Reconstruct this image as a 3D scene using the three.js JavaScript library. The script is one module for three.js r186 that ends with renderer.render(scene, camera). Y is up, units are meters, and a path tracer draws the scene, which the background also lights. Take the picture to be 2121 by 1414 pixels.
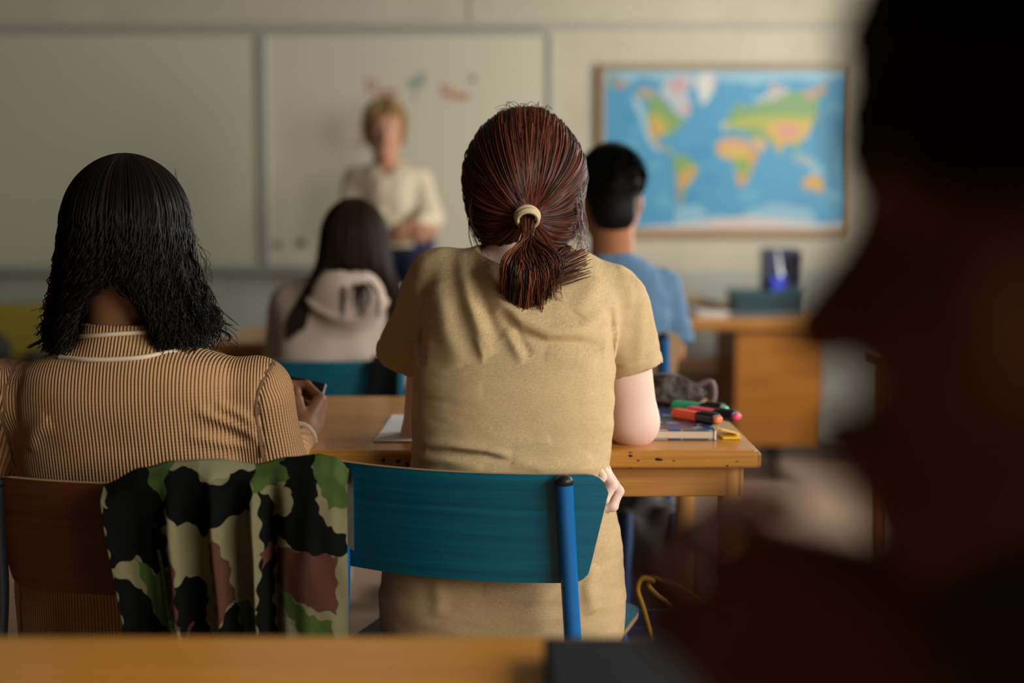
import * as THREE from 'three';
import { mergeGeometries } from 'three/addons/utils/BufferGeometryUtils.js';
import { RoundedBoxGeometry } from 'three/addons/geometries/RoundedBoxGeometry.js';
import { ImprovedNoise } from 'three/addons/math/ImprovedNoise.js';
import { RectAreaLightUniformsLib } from 'three/addons/lights/RectAreaLightUniformsLib.js';

// ------------------------------------------------------------------ camera, sky, daylight, exposure
const FOCAL = 2946, EYE = 1.18, PITCH = Math.atan(277 / FOCAL), W = 2121, H = 1414;
const scene = new THREE.Scene();
const camera = new THREE.PerspectiveCamera(2 * Math.atan(H / 2 / FOCAL) * 180 / Math.PI, 1.5, 0.05, 60);
camera.filmGauge = 36;
camera.position.set(0, EYE, 0);
camera.rotation.x = -PITCH;
camera.focus = 2.1;
camera.userData.fStop = 1.75;
scene.background = new THREE.Color().setRGB(0.8, 0.9, 1.0);
scene.backgroundIntensity = 1.0;
const renderer = new THREE.WebGLRenderer();
renderer.toneMapping = THREE.LinearToneMapping;
renderer.toneMappingExposure = 1.0;
renderer.shadowMap.enabled = true;
RectAreaLightUniformsLib.init();
// daylight of an overcast sky entering through the windows of the side wall: [z from, z to, strength]
const ROOM = { x0: -3.9, x1: 2.05, z0: -6.7, z1: 2.2, h: 2.95 };
const SILL = 0.95, HEAD = 2.55;
const WINDOWS = [[1.2, -1.5, 9.5], [-2.35, -3.6, 6], [-4.7, -5.8, 14]];
for (const [a, b, k] of WINDOWS) {
  const l = new THREE.RectAreaLight(new THREE.Color().setRGB(1, 0.97, 0.9), k, Math.abs(b - a) - 0.1, HEAD - SILL - 0.1);
  l.position.set(ROOM.x1 - 0.02, (SILL + HEAD) / 2, (a + b) / 2);
  l.lookAt(-10, (SILL + HEAD) / 2, (a + b) / 2);
  scene.add(l);
}

// ------------------------------------------------------------------ helpers
let seed = 7;
const rnd = () => { seed |= 0; seed = seed + 0x6D2B79F5 | 0; let t = Math.imul(seed ^ seed >>> 15, 1 | seed); t = t + Math.imul(t ^ t >>> 7, 61 | t) ^ t; return ((t ^ t >>> 14) >>> 0) / 4294967296; };
const R = (a, b) => a + (b - a) * rnd();
const perlin = new ImprovedNoise();
const noise = (x, y, z = 0) => perlin.noise(x + 37.3, y + 11.7, z + 5.1);
const lerp = (a, b, t) => a + (b - a) * t, clamp = (x, a, b) => Math.min(Math.max(x, a), b);
const sstep = (a, b, x) => { const t = clamp((x - a) / (b - a), 0, 1); return t * t * (3 - 2 * t); };
const V = (x, y, z) => new THREE.Vector3(x, y, z);
// the point of the room that lies d metres ahead of the camera's place and is seen there
const CP = Math.cos(PITCH), SP = Math.sin(PITCH);
function at(px, py, d) {
  const a = (px - W / 2) / FOCAL, b = (H / 2 - py) / FOCAL, y = b * CP - SP, z = -b * SP - CP, t = d / -z;
  return [a * t, EYE + y * t, -d];
}
const A = (px, py, d) => V(...at(px, py, d));

const taken = new Set();
function numbered(name) {
  if (!taken.has(name)) { taken.add(name); return name; }
  let n = 1;
  while (taken.has(name + '_' + String(n).padStart(3, '0'))) n++;
  const r = name + '_' + String(n).padStart(3, '0');
  taken.add(r);
  return r;
}
function thing(name, label, category, [x, y, z] = [0, 0, 0], turn = 0, group) {
  const o = new THREE.Group();
  o.name = numbered(name); o.position.set(x, y, z); o.rotation.y = turn;
  o.userData = { label, category };
  if (group) o.userData.group = group;
  scene.add(o);
  return o;
}
function mesh(name, geo, mat, parent) {
  const m = new THREE.Mesh(Array.isArray(geo) ? join(geo) : geo, mat);
  m.name = parent === scene ? numbered(name) : name;
  m.castShadow = m.receiveShadow = true;
  parent.add(m);
  return m;
}
// a part whose geometry is given in the room's own metres
function placed(name, geo, mat, parent, root = parent) {
  const g = Array.isArray(geo) ? join(geo) : geo;
  g.translate(-root.position.x, -root.position.y, -root.position.z);
  return mesh(name, g, mat, parent);
}
function struct(name, geo, mat) { const m = mesh(name, geo, mat, scene); m.userData.kind = 'structure'; return m; }
function join(list) {
  const keep = ['position', 'normal', 'uv'];
  const col = list.every((g) => g.attributes.color);
  return mergeGeometries(list.map((g) => {
    const q = g.index ? g.toNonIndexed() : g;
    for (const k of Object.keys(q.attributes)) if (!keep.includes(k) && !(col && k === 'color')) q.deleteAttribute(k);
    if (!q.attributes.uv) q.setAttribute('uv', new THREE.BufferAttribute(new Float32Array(q.attributes.position.count * 2), 2));
    return q;
  }));
}
function metricUV(g, s = 1) {
  const p = g.attributes.position, n = g.attributes.normal, uv = new Float32Array(p.count * 2);
  for (let i = 0; i < p.count; i++) {
    const ax = Math.abs(n.getX(i)), ay = Math.abs(n.getY(i)), az = Math.abs(n.getZ(i));
    if (ay >= ax && ay >= az) { uv[2 * i] = p.getX(i) * s; uv[2 * i + 1] = p.getZ(i) * s; }
    else if (ax >= az) { uv[2 * i] = p.getZ(i) * s; uv[2 * i + 1] = p.getY(i) * s; }
    else { uv[2 * i] = p.getX(i) * s; uv[2 * i + 1] = p.getY(i) * s; }
  }
  g.setAttribute('uv', new THREE.BufferAttribute(uv, 2));
  return g;
}
const box = (x0, x1, y0, y1, z0, z1) => metricUV(new THREE.BoxGeometry(x1 - x0, y1 - y0, z1 - z0).translate((x0 + x1) / 2, (y0 + y1) / 2, (z0 + z1) / 2));
const rbox = (x0, x1, y0, y1, z0, z1, r = 0.004, s = 2) => metricUV(new RoundedBoxGeometry(x1 - x0, y1 - y0, z1 - z0, s, r).translate((x0 + x1) / 2, (y0 + y1) / 2, (z0 + z1) / 2));
const tube = (pts, r, seg = 24, sides = 12) => new THREE.TubeGeometry(new THREE.CatmullRomCurve3(pts.map((p) => p.isVector3 ? p : V(...p)), false, 'centripetal'), seg, r, sides, false);
const rod = (a, b, r0, r1 = r0, sides = 16) => {
  const va = a.isVector3 ? a : V(...a), vb = b.isVector3 ? b : V(...b), L = va.distanceTo(vb);
  const g = new THREE.CylinderGeometry(r1, r0, L, sides);
  g.applyQuaternion(new THREE.Quaternion().setFromUnitVectors(V(0, 1, 0), vb.clone().sub(va).normalize()));
  g.translate((va.x + vb.x) / 2, (va.y + vb.y) / 2, (va.z + vb.z) / 2);
  return g;
};

// ------------------------------------------------------------------ textures and materials
function dataTexture(w, h, fn, srgb = true, rx = 1, ry = rx) {
  const d = new Uint8Array(w * h * 4);
  for (let y = 0; y < h; y++) for (let x = 0; x < w; x++) {
    const c = fn(x / w, y / h), o = (y * w + x) * 4;
    if (typeof c === 'number') d[o] = d[o + 1] = d[o + 2] = clamp(c, 0, 1) * 255;
    else { d[o] = clamp(c[0], 0, 1) * 255; d[o + 1] = clamp(c[1], 0, 1) * 255; d[o + 2] = clamp(c[2], 0, 1) * 255; }
    d[o + 3] = 255;
  }
  const t = new THREE.DataTexture(d, w, h);
  t.wrapS = t.wrapT = THREE.RepeatWrapping; t.magFilter = THREE.LinearFilter; t.needsUpdate = true;
  if (srgb) t.colorSpace = THREE.SRGBColorSpace;
  t.repeat.set(rx, ry);
  return t;
}
// noise that repeats after one unit in u and v
const tn = (u, v, fx, fy, z = 0) => {
  const a = noise(u * fx, v * fy, z), b = noise((u - 1) * fx, v * fy, z), c = noise(u * fx, (v - 1) * fy, z), d = noise((u - 1) * fx, (v - 1) * fy, z);
  return lerp(lerp(a, b, u), lerp(c, d, u), v);
};
const std = (rgb, rough = 0.7, extra = {}) => new THREE.MeshStandardMaterial({ color: new THREE.Color().setRGB(...rgb), roughness: rough, side: THREE.DoubleSide, ...extra });
const phys = (rgb, rough = 0.7, extra = {}) => new THREE.MeshPhysicalMaterial({ color: new THREE.Color().setRGB(...rgb), roughness: rough, side: THREE.DoubleSide, ...extra });
const cloth = (rgb, extra = {}) => phys(rgb, 0.95, { specularIntensity: 0.25, ...extra });
const grain = dataTexture(512, 512, (u, v) => { const k = 0.86 + 0.16 * tn(u, v, 3, 60) + 0.1 * tn(u, v, 8, 170, 3) + 0.08 * tn(u, v, 2, 9, 8); return [k, k, k]; }, true, 1, 2);
const grainRough = dataTexture(256, 256, (u, v) => 0.75 + 0.3 * tn(u, v, 4, 30, 2), false, 1, 2);
const plaster = dataTexture(512, 512, (u, v) => { const k = 0.95 + 0.05 * tn(u, v, 6, 6) + 0.05 * tn(u, v, 40, 40, 4); return [k, k, k]; }, true, 0.7);
const heather = dataTexture(1024, 1024, (u, v) => {
  const k = 0.9 + 0.16 * tn(u, v, 150, 480) + 0.1 * tn(u, v, 50, 280, 3) + 0.03 * tn(u, v, 9, 16, 6);
  return [k, k, k];
}, true, 3.2);
const weaveBump = dataTexture(256, 256, (u, v) => 0.5 + 0.25 * Math.sin(u * 6.2832 * 40) * Math.sin(v * 6.2832 * 40) + 0.1 * tn(u, v, 60, 60), false, 14);
const ribBump = dataTexture(64, 64, (u, v) => { const s = Math.abs(Math.sin(u * Math.PI)); return Math.pow(s, 0.6) * 0.9 + 0.1 * Math.abs(Math.sin(v * Math.PI * 4)); }, false, 1 / 0.005, 1 / 0.02);
const speckle = dataTexture(512, 512, (u, v) => { const k = 0.9 + 0.12 * tn(u, v, 90, 90) + 0.08 * tn(u, v, 14, 14, 2); return [k, k, k * 0.99]; }, true, 1.2);
const M = {
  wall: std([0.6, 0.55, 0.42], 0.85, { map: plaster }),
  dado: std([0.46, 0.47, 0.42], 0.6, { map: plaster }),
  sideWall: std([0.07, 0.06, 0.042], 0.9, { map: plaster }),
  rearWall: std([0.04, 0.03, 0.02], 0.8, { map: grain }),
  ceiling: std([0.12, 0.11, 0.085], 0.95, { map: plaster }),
  floor: std([0.5, 0.34, 0.24], 0.45, { map: speckle }),
  base: std([0.1, 0.09, 0.075], 0.5),
  alu: std([0.4, 0.41, 0.36], 0.5),
  rail: std([0.4, 0.39, 0.35], 0.6),
  oakFrame: std([0.5, 0.3, 0.13], 0.5, { map: grain }),
  desk: std([0.7, 0.29, 0.045], 0.34, { map: grain, roughnessMap: grainRough }),
  deskEdge: std([0.56, 0.23, 0.035], 0.36, { map: grain }),
  deskLeg: std([0.58, 0.26, 0.06], 0.4, { map: grain }),
  legWood: std([0.55, 0.25, 0.06], 0.4),
  teak: std([0.55, 0.2, 0.02], 0.38, { map: grain }),
  teal: std([0.003, 0.16, 0.24], 0.34, { map: grain }),
  blueSteel: std([0.008, 0.13, 0.38], 0.28),
  black: std([0.006, 0.006, 0.007], 0.45),
  blackSteel: std([0.008, 0.009, 0.011], 0.4),
  ply: std([0.5, 0.29, 0.12], 0.6, { map: grain }),
  brownBack: std([0.15, 0.04, 0.01], 0.38, { map: grain }),
  paper: std([0.85, 0.83, 0.84], 0.7),
  white: std([0.7, 0.7, 0.68], 0.5),
  glass: new THREE.MeshPhysicalMaterial({ color: 0xffffff, roughness: 0.02, transmission: 1, thickness: 0 }),
};

// ------------------------------------------------------------------ signed distances and their meshes
const len2 = (x, y) => Math.sqrt(x * x + y * y), len3 = (x, y, z) => Math.sqrt(x * x + y * y + z * z);
const smin = (a, b, k) => { const h = Math.max(k - Math.abs(a - b), 0) / k; return Math.min(a, b) - h * h * k * 0.25; };
function cap(a, b, ra, rb = ra) {
  const [ax, ay, az] = a.isVector3 ? a.toArray() : a, [bx, by, bz] = b.isVector3 ? b.toArray() : b;
  const dx = bx - ax, dy = by - ay, dz = bz - az, L = dx * dx + dy * dy + dz * dz || 1e-9;
  return (x, y, z) => {
    const t = clamp(((x - ax) * dx + (y - ay) * dy + (z - az) * dz) / L, 0, 1);
    return len3(x - ax - dx * t, y - ay - dy * t, z - az - dz * t) - ra - (rb - ra) * t;
  };
}
function ell(c, r) {
  const [cx, cy, cz] = c.isVector3 ? c.toArray() : c, [rx, ry, rz] = r, m = Math.min(rx, ry, rz);
  return (x, y, z) => { const a = (x - cx) / rx, b = (y - cy) / ry, e = (z - cz) / rz; return (len3(a, b, e) - 1) * m; };
}
function union(list, k) { return (x, y, z) => { let d = list[0](x, y, z); for (let i = 1; i < list.length; i++) d = smin(d, list[i](x, y, z), k); return d; }; }
// a trunk given by rows [y, centre x, centre z, half width, half depth], lowest row first
function trunk(rows, power = 2.5) {
  const n = rows.length, m = rows.reduce((s, r) => Math.min(s, r[3], r[4]), 9);
  const spline = (i, t, k) => {
    const p0 = rows[Math.max(i - 1, 0)][k], p1 = rows[i][k], p2 = rows[i + 1][k], p3 = rows[Math.min(i + 2, n - 1)][k];
    return 0.5 * (2 * p1 + (p2 - p0) * t + (2 * p0 - 5 * p1 + 4 * p2 - p3) * t * t + (3 * p1 - p0 - 3 * p2 + p3) * t * t * t);
  };
  const f = (x, y, z) => {
    const yc = clamp(y, rows[0][0], rows[n - 1][0]);
    let i = 0;
    while (i < n - 2 && yc > rows[i + 1][0]) i++;
    const t = (yc - rows[i][0]) / (rows[i + 1][0] - rows[i][0]);
    const cx = spline(i, t, 1), cz = spline(i, t, 2), w = Math.max(spline(i, t, 3), 0.01), h = Math.max(spline(i, t, 4), 0.01);
    const d = (Math.pow(Math.pow(Math.abs(x - cx) / w, power) + Math.pow(Math.abs(z - cz) / h, power), 1 / power) - 1) * Math.min(w, h) * 0.9;
    const o = Math.abs(y - yc);
    return o > 0 ? Math.max(d, 0) > 0 ? len2(Math.max(d, 0), o) : Math.max(d, o) : d;
  };
  f.rows = rows; f.least = m;
  return f;
}
function netMesh(f, lo, hi, h, uvFn, colFn) {
  const nx = Math.ceil((hi[0] - lo[0]) / h) + 1, ny = Math.ceil((hi[1] - lo[1]) / h) + 1, nz = Math.ceil((hi[2] - lo[2]) / h) + 1;
  const val = new Float32Array(nx * ny * nz), B = 8, sx = 1, sy = nx, sz = nx * ny, reach = B * h * 0.87 * 1.25 + 0.012;
  for (let k = 0; k < nz; k += B) for (let j = 0; j < ny; j += B) for (let i = 0; i < nx; i += B) {
    const c = f(lo[0] + (i + 3.5) * h, lo[1] + (j + 3.5) * h, lo[2] + (k + 3.5) * h), far = Math.abs(c) > reach;
    for (let c3 = k; c3 < Math.min(k + B, nz); c3++) for (let b = j; b < Math.min(j + B, ny); b++) for (let a = i; a < Math.min(i + B, nx); a++)
      val[a + b * sy + c3 * sz] = far ? c : f(lo[0] + a * h, lo[1] + b * h, lo[2] + c3 * h);
  }
  const id = new Int32Array(nx * ny * nz).fill(-1), P = [], I = [];
  const off = [0, sx, sy, sx + sy, sz, sx + sz, sy + sz, sx + sy + sz], ed = [[0, 1], [2, 3], [4, 5], [6, 7], [0, 2], [1, 3], [4, 6], [5, 7], [0, 4], [1, 5], [2, 6], [3, 7]];
  for (let k = 0; k < nz - 1; k++) for (let j = 0; j < ny - 1; j++) for (let i = 0; i < nx - 1; i++) {
    const o = i + j * sy + k * sz;
    let mask = 0;
    for (let q = 0; q < 8; q++) if (val[o + off[q]] < 0) mask |= 1 << q;
    if (mask === 0 || mask === 255) continue;
    let x = 0, y = 0, z = 0, n = 0;
    for (const [a, b] of ed) {
      const va = val[o + off[a]], vb = val[o + off[b]];
      if (va < 0 === vb < 0) continue;
      const t = va / (va - vb);
      x += lerp(a & 1, b & 1, t); y += lerp(a >> 1 & 1, b >> 1 & 1, t); z += lerp(a >> 2, b >> 2, t); n++;
    }
    id[o] = P.length / 3;
    P.push(lo[0] + (i + x / n) * h, lo[1] + (j + y / n) * h, lo[2] + (k + z / n) * h);
  }
  const quad = (a, b, c, d, flip) => { if (a < 0 || b < 0 || c < 0 || d < 0) return; flip ? I.push(a, c, b, a, d, c) : I.push(a, b, c, a, c, d); };
  for (let k = 1; k < nz - 1; k++) for (let j = 1; j < ny - 1; j++) for (let i = 1; i < nx - 1; i++) {
    const o = i + j * sy + k * sz, s = val[o] < 0;
    if (s !== val[o + sx] < 0) quad(id[o - sy - sz], id[o - sz], id[o], id[o - sy], !s);
    if (s !== val[o + sy] < 0) quad(id[o - sx - sz], id[o - sx], id[o], id[o - sz], !s);
    if (s !== val[o + sz] < 0) quad(id[o - sx - sy], id[o - sy], id[o], id[o - sx], !s);
  }
  const n = P.length / 3, N = new Float32Array(n * 3), UV = new Float32Array(n * 2), C = colFn ? new Float32Array(n * 3) : null, e = h * 0.35;
  for (let i = 0; i < n; i++) {
    let x = P[3 * i], y = P[3 * i + 1], z = P[3 * i + 2], gx, gy, gz, g;
    for (let pass = 0; pass < 2; pass++) {
      gx = f(x + e, y, z) - f(x - e, y, z); gy = f(x, y + e, z) - f(x, y - e, z); gz = f(x, y, z + e) - f(x, y, z - e);
      g = len3(gx, gy, gz) || 1e-9;
      if (pass === 0) { const m = clamp(f(x, y, z) * 2 * e / g, -h * 0.6, h * 0.6); x -= gx / g * m; y -= gy / g * m; z -= gz / g * m; }
    }
    P[3 * i] = x; P[3 * i + 1] = y; P[3 * i + 2] = z;
    N[3 * i] = gx / g; N[3 * i + 1] = gy / g; N[3 * i + 2] = gz / g;
    const uv = uvFn ? uvFn(x, y, z) : [x, y];
    UV[2 * i] = uv[0]; UV[2 * i + 1] = uv[1];
    if (C) { const c = colFn(x, y, z); C[3 * i] = c[0]; C[3 * i + 1] = c[1]; C[3 * i + 2] = c[2]; }
  }
  const geo = new THREE.BufferGeometry();
  geo.setAttribute('position', new THREE.BufferAttribute(new Float32Array(P), 3));
  geo.setAttribute('normal', new THREE.BufferAttribute(N, 3));
  geo.setAttribute('uv', new THREE.BufferAttribute(UV, 2));
  if (C) geo.setAttribute('color', new THREE.BufferAttribute(C, 3));
  geo.setIndex(I);
  return geo;
}
// a frame of axes: own(x, y, z) turns the room's metres into a thing's own
function axes(o, forward, up = [0, 1, 0], s = 1) {
  const f = V(...forward).normalize(), u0 = V(...up), r = u0.clone().cross(f).normalize(), u = f.clone().cross(r), O = o.isVector3 ? o : V(...o);
  return {
    own: (x, y, z) => { const a = (x - O.x) / s, b = (y - O.y) / s, c = (z - O.z) / s; return [a * r.x + b * r.y + c * r.z, a * u.x + b * u.y + c * u.z, a * f.x + b * f.y + c * f.z]; },
    room: (x, y, z) => V(O.x + s * (x * r.x + y * u.x + z * f.x), O.y + s * (x * r.y + y * u.y + z * f.y), O.z + s * (x * r.z + y * u.z + z * f.z)), s,
  };
}
// a head about its middle at eye height: x to its left, y up, z out of the face
function headField(ax, o = {}) {
  const nose = o.nose ?? 1, lipY = o.lipY ?? -0.068, lz = o.lipZ ?? 0, tipR = o.tipR ?? 0.0125;
  const soft = union([ell([0, 0.032, -0.012], [0.074, 0.088, 0.094]), ell([0, -0.03, 0.03], [0.06, 0.085, 0.066]), cap([0.048, -0.05, 0.0], [0.01, -0.1, 0.066], 0.026, 0.022), cap([-0.048, -0.05, 0.0], [-0.01, -0.1, 0.066], 0.026, 0.022), cap([0.028, 0.02, 0.076], [-0.028, 0.02, 0.076], 0.014), cap([0.04, -0.03, 0.06], [0.03, -0.04, 0.065], 0.02)], 0.03);
  const fine = union([cap([0, 0.006, 0.09], [0, -0.034, 0.09 + 0.022 * nose], 0.008, tipR), cap([0.014, -0.04, 0.092], [-0.014, -0.04, 0.092], 0.009), cap([-0.02, lipY + 0.006, 0.084 + lz], [0, lipY + 0.005, 0.094 + lz], 0.006, 0.0075), cap([0.02, lipY + 0.006, 0.084 + lz], [0, lipY + 0.005, 0.094 + lz], 0.006, 0.0075), cap([-0.017, lipY - 0.007, 0.083 + lz], [0.017, lipY - 0.007, 0.083 + lz], 0.0085), cap([0, -0.1, 0.07], [0, lipY, 0.075 + lz], 0.018, 0.014 + lz * 0.4), cap([0, -0.104, 0.072 + lz * 0.6], [0, -0.112, 0.07 + lz * 0.5], 0.014)], 0.008);
  const ears = [ell([0.075, -0.008, -0.008], [0.011, 0.031, 0.019]), ell([-0.075, -0.008, -0.008], [0.011, 0.031, 0.019])];
  const pits = [ell([0.032, -0.002, 0.1], [0.017, 0.011, 0.016]), ell([-0.032, -0.002, 0.1], [0.017, 0.011, 0.016])];
  return (x, y, z) => {
    const [a, b, c] = ax.own(x, y, z);
    let d = soft(a, b, c);
    if (d < 0.08) {
      d = smin(d, fine(a, b, c), 0.012);
      d = smin(d, Math.min(ears[0](a, b, c), ears[1](a, b, c)), 0.008);
      const p = -Math.min(pits[0](a, b, c), pits[1](a, b, c));
      d = -smin(-d, -p, 0.012);
    }
    return d * ax.s;
  };
}
// a hand from the wrist: x across the palm towards the thumb, y to the fingertips, z out of the palm; curl in radians per joint
function handField(ax, curl = 0.5, thumb = 0.5, spread = 0.06) {
  const parts = [];
  const palm = union([cap([0.022, 0.02, 0], [0.03, 0.085, 0], 0.013, 0.011), cap([0.004, 0.012, 0], [0.009, 0.09, 0], 0.015, 0.011), cap([-0.012, 0.012, 0], [-0.012, 0.086, 0], 0.014, 0.011), cap([-0.022, 0.02, 0], [-0.031, 0.078, 0], 0.012, 0.01), cap([0, -0.02, 0], [0, 0.02, 0], 0.02, 0.019)], 0.022);
  const roots = [[0.03, 0.088, 0.044, 0.026, 0.02], [0.009, 0.093, 0.048, 0.03, 0.021], [-0.012, 0.089, 0.044, 0.028, 0.02], [-0.031, 0.08, 0.034, 0.021, 0.018]];
  roots.forEach(([x, y, ...seg], i) => {
    let p = [x, y, 0], a = 0;
    const chain = [], c = Array.isArray(curl) ? curl[i] : curl, sp = (1.5 - i) * spread;
    let r = i === 3 ? 0.0078 : 0.0092;
    seg.forEach((L) => {
      a += c;
      const q = [p[0] + Math.sin(sp) * L * Math.cos(a), p[1] + Math.cos(a) * L, p[2] + Math.sin(a) * L];
      chain.push(cap(p, q, r, r - 0.0008)); p = q; r -= 0.0008;
    });
    parts.push(union(chain, 0.004));
  });
  const t0 = [0.02, 0.022, 0.004], t1 = [0.043, 0.048, 0.012 + 0.016 * thumb], t2 = [0.05 - 0.016 * thumb, 0.078, 0.016 + 0.028 * thumb], t3 = [0.052 - 0.034 * thumb, 0.1, 0.017 + 0.036 * thumb];
  parts.push(union([cap(t0, t1, 0.015, 0.012), cap(t1, t2, 0.011, 0.0098), cap(t2, t3, 0.0098, 0.0085)], 0.006));
  return (x, y, z) => {
    const [a, b, c] = ax.own(x, y, z);
    let d = palm(a, b, c);
    if (d < 0.14) for (const f of parts) d = smin(d, f(a, b, c), 0.006);
    return d * ax.s;
  };
}
const handMesh = (ax, ...o) => { const c = ax.room(0, 0.06, 0.02), s = 0.15 * ax.s; return netMesh(handField(ax, ...o), [c.x - s, c.y - s, c.z - s], [c.x + s, c.y + s, c.z + s], 0.0032); };
// rounds along a line: the cloth rises along it
function folds(list) {
  const L = list.map(([pts, d, width, height]) => ({ p: pts.map(([x, y]) => at(x, y, d)), width, height }));
  return (x, y) => {
    let s = 0;
    for (const { p, width, height } of L) {
      let best = 9, tt = 0;
      for (let i = 0; i < p.length - 1; i++) {
        const dx = p[i + 1][0] - p[i][0], dy = p[i + 1][1] - p[i][1], t = clamp(((x - p[i][0]) * dx + (y - p[i][1]) * dy) / (dx * dx + dy * dy), 0, 1);
        const d = len2(x - p[i][0] - dx * t, y - p[i][1] - dy * t);
        if (d < best) { best = d; tt = (i + t) / (p.length - 1); }
      }
      if (best < width * 3) s += height * Math.exp(-best * best / (width * width)) * Math.pow(Math.max(Math.sin(Math.PI * clamp(tt, 0, 1)), 0), 0.5);
    }
    return s;
  };
}
const pxRows = (list) => list.map(([py, xl, xr, d, hd]) => { const a = at(xl, py, d), b = at(xr, py, d); return [a[1], (a[0] + b[0]) / 2, -d, (b[0] - a[0]) / 2, hd]; }).sort((a, b) => a[0] - b[0]);

// strands of hair: many thin tubes in one mesh, each with a tone of its own
class Strands {
  constructor() { this.P = []; this.N = []; this.C = []; this.I = []; }
  add(pts, r0, r1, rgb, sides = 4, flat = 1) {
    const n = pts.length, base = this.P.length / 3, t = V(0, 0, 0), a = V(0, 0, 0), b = V(0, 0, 0), ref = V(0.31, 0.2, 0.93).normalize();
    for (let i = 0; i < n; i++) {
      t.subVectors(pts[Math.min(i + 1, n - 1)], pts[Math.max(i - 1, 0)]).normalize();
      a.crossVectors(t, ref).normalize(); b.crossVectors(t, a);
      const r = lerp(r0, r1, i / (n - 1));
      for (let k = 0; k < sides; k++) {
        const w = k / sides * Math.PI * 2, ca = Math.cos(w), sa = Math.sin(w);
        this.P.push(pts[i].x + (a.x * ca + b.x * sa * flat) * r, pts[i].y + (a.y * ca + b.y * sa * flat) * r, pts[i].z + (a.z * ca + b.z * sa * flat) * r);
        this.N.push(a.x * ca + b.x * sa, a.y * ca + b.y * sa, a.z * ca + b.z * sa);
        this.C.push(...rgb);
        if (i < n - 1) { const q = base + i * sides + k, u = base + i * sides + (k + 1) % sides; this.I.push(q, u, q + sides, u, u + sides, q + sides); }
      }
    }
  }
  build() {
    const g = new THREE.BufferGeometry();
    g.setAttribute('position', new THREE.BufferAttribute(new Float32Array(this.P), 3));
    g.setAttribute('normal', new THREE.BufferAttribute(new Float32Array(this.N), 3));
    g.setAttribute('color', new THREE.BufferAttribute(new Float32Array(this.C), 3));
    g.setIndex(this.I);
    return g;
  }
}
const lerpV = (a, b, t) => a.clone().lerp(b, t);
const tint = (g, rgb) => { const c = new Float32Array(g.attributes.position.count * 3); for (let i = 0; i < c.length; i++) c[i] = rgb[i % 3]; g.setAttribute('color', new THREE.BufferAttribute(c, 3)); return g; };
const mixc = (a, b, t) => a.map((v, i) => lerp(v, b[i], t));
// trousers and shoes of somebody who sits: hips on a seat, knees ahead, feet on the floor
function seatedLegs(hip, seat, ahead = 0.4, gap = 0.1, footZ = 0) {
  const legs = [], shoes = [];
  for (const s of [-1, 1]) {
    const a = [hip[0] + s * 0.085, seat + 0.085, hip[2]], k = [hip[0] + s * gap, seat + 0.08, hip[2] - ahead], f = [hip[0] + s * gap, 0.09, hip[2] - ahead - 0.02 + footZ];
    legs.push(cap(a, k, 0.085, 0.062), cap(k, f, 0.058, 0.045));
    shoes.push(union([cap([f[0], 0.045, f[2] + 0.03], [f[0], 0.04, f[2] - 0.17], 0.042, 0.036), cap([f[0], 0.06, f[2] + 0.01], f, 0.045, 0.04)], 0.03));
  }
  const c = [hip[0], 0, hip[2]];
  legs.push(ell([c[0], seat + 0.11, c[2]], [0.16, 0.1, 0.105]));
  const lo = [c[0] - 0.28, 0, c[2] - ahead - 0.3], hi = [c[0] + 0.28, seat + 0.28, c[2] + 0.2];
  return { trousers: netMesh(union(legs, 0.05), lo, hi, 0.013), shoes: shoes.map((s) => netMesh((x, y, z) => Math.max(s(x, y, z), 0.004 - y), [lo[0], -0.02, lo[2]], [hi[0], 0.16, c[2]], 0.009)) };
}
function addLegs(t, hip, seat, mat, shoeMat, ahead, gap, turn = 0) {
  const l = seatedLegs(hip, seat, ahead, gap);
  for (const g of [l.trousers, ...l.shoes]) g.translate(-hip[0], 0, -hip[2]).rotateY(turn).translate(hip[0], 0, hip[2]);
  placed('trousers', l.trousers, mat, t);
  for (const s of l.shoes) placed('shoe', s, shoeMat, t);
}

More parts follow.
